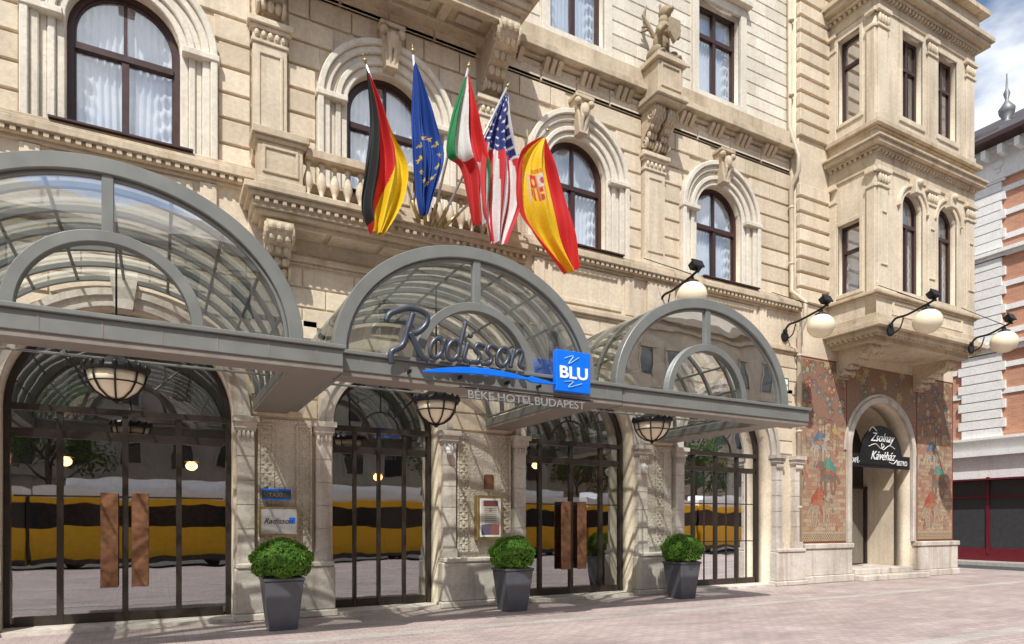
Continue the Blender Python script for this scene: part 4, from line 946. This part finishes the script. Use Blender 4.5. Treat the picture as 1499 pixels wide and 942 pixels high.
# ------------------------------------------------------------------ street opposite (seen in reflections)
ob_cols=[(.5,.42,.3),(.55,.5,.42),(.42,.36,.3),(.5,.46,.36),(.46,.38,.28),(.55,.5,.4)]
x=-48
for i,cw in enumerate((20,17,22,18,21,19,24)):
    hgt=[17,19,16.5,18.5,17.5,20,17][i]; E=empty('apartment_building',(x+cw/2,-26,0)); mm=stone('opposite_stone',ob_cols[i%6],.15)
    yy=-23; m=MB(); m.box(x,x+cw-.02,-38,yy,0,hgt)
    for z in (4.3,8,12,hgt-1): m.box(x,x+cw-.03,yy,yy+.25,z,z+.3)
    m.box(x,x+cw-.03,yy,yy+.7,hgt-.4,hgt+.1)
    n=int(cw/2.6); w=MB()
    for k in range(n):
        cx=x+(k+.5)*cw/n
        for z in (5.2,9,13):
            if z+2<hgt-.8: w.box(cx-.55,cx+.55,yy+.01,yy+.04,z,z+2.1); m.box(cx-.75,cx+.75,yy,yy+.3,z+2.2,z+2.4); m.box(cx-.7,cx-.56,yy,yy+.12,z-.1,z+2.2); m.box(cx+.56,cx+.7,yy,yy+.12,z-.1,z+2.2)
        w.box(cx-.9,cx+.9,yy+.01,yy+.05,.4,3.4)
        if k%3==1: m.box(cx-1.3,cx+1.3,yy+.3,yy+1.1,8.3,8.45); m.box(cx-1.3,cx+1.3,yy+1.05,yy+1.1,8.45,9.3)
    m.prism([(yy+.2,hgt+.1),(yy-6,hgt+4),(-38,hgt+4),(-38,hgt+.1)],x+.05,x+cw-.1,'x')
    m.obj('masonry',mm,E); w.obj('windows',bpy.data.materials['far_window_glass'],E); x+=cw
# tram
E=empty('yellow_tram',(14,-5.7,0)); ty=plain('tram_yellow',(.8,.42,.01),.35,0,.04)
m=MB(); dk=MB(); wh=MB()
for k in range(6):
    a=-12+k*8; e=a+7.85
    m.prism([(-7.0,.12),(-4.45,.12),(-4.4,.6),(-4.4,1.45),(-7.0,1.45)],a,e,'x'); m.box(a,e,-7,-4.4,2.3,2.6)
    dk.box(a+.02,e-.02,-6.9,-4.43,1.451,2.299); dk.box(e,e+.15,-6.8,-4.6,.35,2.6); dk.box(a+.02,e-.02,-6.95,-4.395,.12,.34); wh.box(a+.1,e-.1,-6.8,-4.6,2.6,2.95); wh.box(a+1,e-1,-6.4,-5,2.95,3.3)
    for q in (1.2,6): 
        for yy in (-6.4,-4.97): dk.tube([(a+q,yy-.05,.14),(a+q,yy+.05,.14)],.27,14)
m.obj('body_panels',ty,E,bevel=.03); dk.obj('glazing_and_joints',plain('tram_glass',(.02,.022,.025),.08),E); wh.obj('roof_units','white',E)
# street trees
bark=plain('bark',(.10,.075,.05),.9)
for (x,y) in ((-16,-17),(-5,-17.3),(6,-17),(17,-17.2),(28,-17),(40,-17.1)):
    E=empty('street_tree',(x,y,0)); m=MB(); m.tube(crom([(x,y,0),(x+.1,y,2),(x-.05,y+.1,4),(x,y,6.5)],4),.2,8,.07); f=MB()
    for k in range(9):
        a=k*2.4; z=3.2+k*.4; ex=x+2.1*math.cos(a)*(1-k*.05); ey=y+2.1*math.sin(a)*(1-k*.05); ez=z+1.8
        m.tube([(x,y,z),((x+ex)/2,(y+ey)/2,z+1.1),(ex,ey,ez)],.08,6,.02); leaves(f,(ex,ey,ez),1.15+.3*random.random(),260,.13,.8,.2)
    leaves(f,(x,y,7.6),1.5,300,.13,.8,.2); m.obj('trunk_and_limbs',bark,E,smooth=True); f.obj('crown','leaf',E)
# ------------------------------------------------------------------ sky, sun, camera
dirv=Vector((.72,1,-1.62)).normalized(); el=math.asin(-dirv.z); az=math.atan2(-dirv.x,-dirv.y)
W=bpy.data.worlds.new('World'); S.world=W; W.use_nodes=True; nt=W.node_tree; bg=nt.nodes['Background']
sk=nt.nodes.new('ShaderNodeTexSky'); sk.sky_type='NISHITA'; sk.sun_disc=False; sk.sun_elevation=el; sk.sun_rotation=az%(2*pi); sk.air_density=1; sk.dust_density=1.2
tc=nt.nodes.new('ShaderNodeTexCoord'); mp=nt.nodes.new('ShaderNodeMapping'); mp.inputs['Scale'].default_value=(1,1,2.4); link(nt,tc.outputs['Generated'],mp.inputs['Vector'])
cf=ramp(nt,noise(nt,mp.outputs[0],3.2,6,.55),[(.44,0.0),(.60,1.0)])
link(nt,mix(nt,sk.outputs[0],(8.2,8.5,9.0),cf),bg.inputs['Color']); bg.inputs['Strength'].default_value=.15
sd=bpy.data.lights.new('sun','SUN'); sd.energy=5.0; sd.angle=math.radians(.5); sd.color=(1,.975,.93); so=bpy.data.objects.new('sun',sd); so.rotation_euler=dirv.to_track_quat('-Z','Y').to_euler(); so.location=(-10,-15,25); COL.objects.link(so)
cd=bpy.data.cameras.new('camera'); cd.sensor_width=36; cd.lens=23.05; cd.shift_y=.1968; cd.clip_end=2000; co=bpy.data.objects.new('camera',cd); co.location=(0,0,1.6); co.rotation_euler=(pi/2,0,math.radians(-28.4)); COL.objects.link(co); S.camera=co
S.view_settings.view_transform='Standard'; S.view_settings.look='None'; S.view_settings.exposure=0
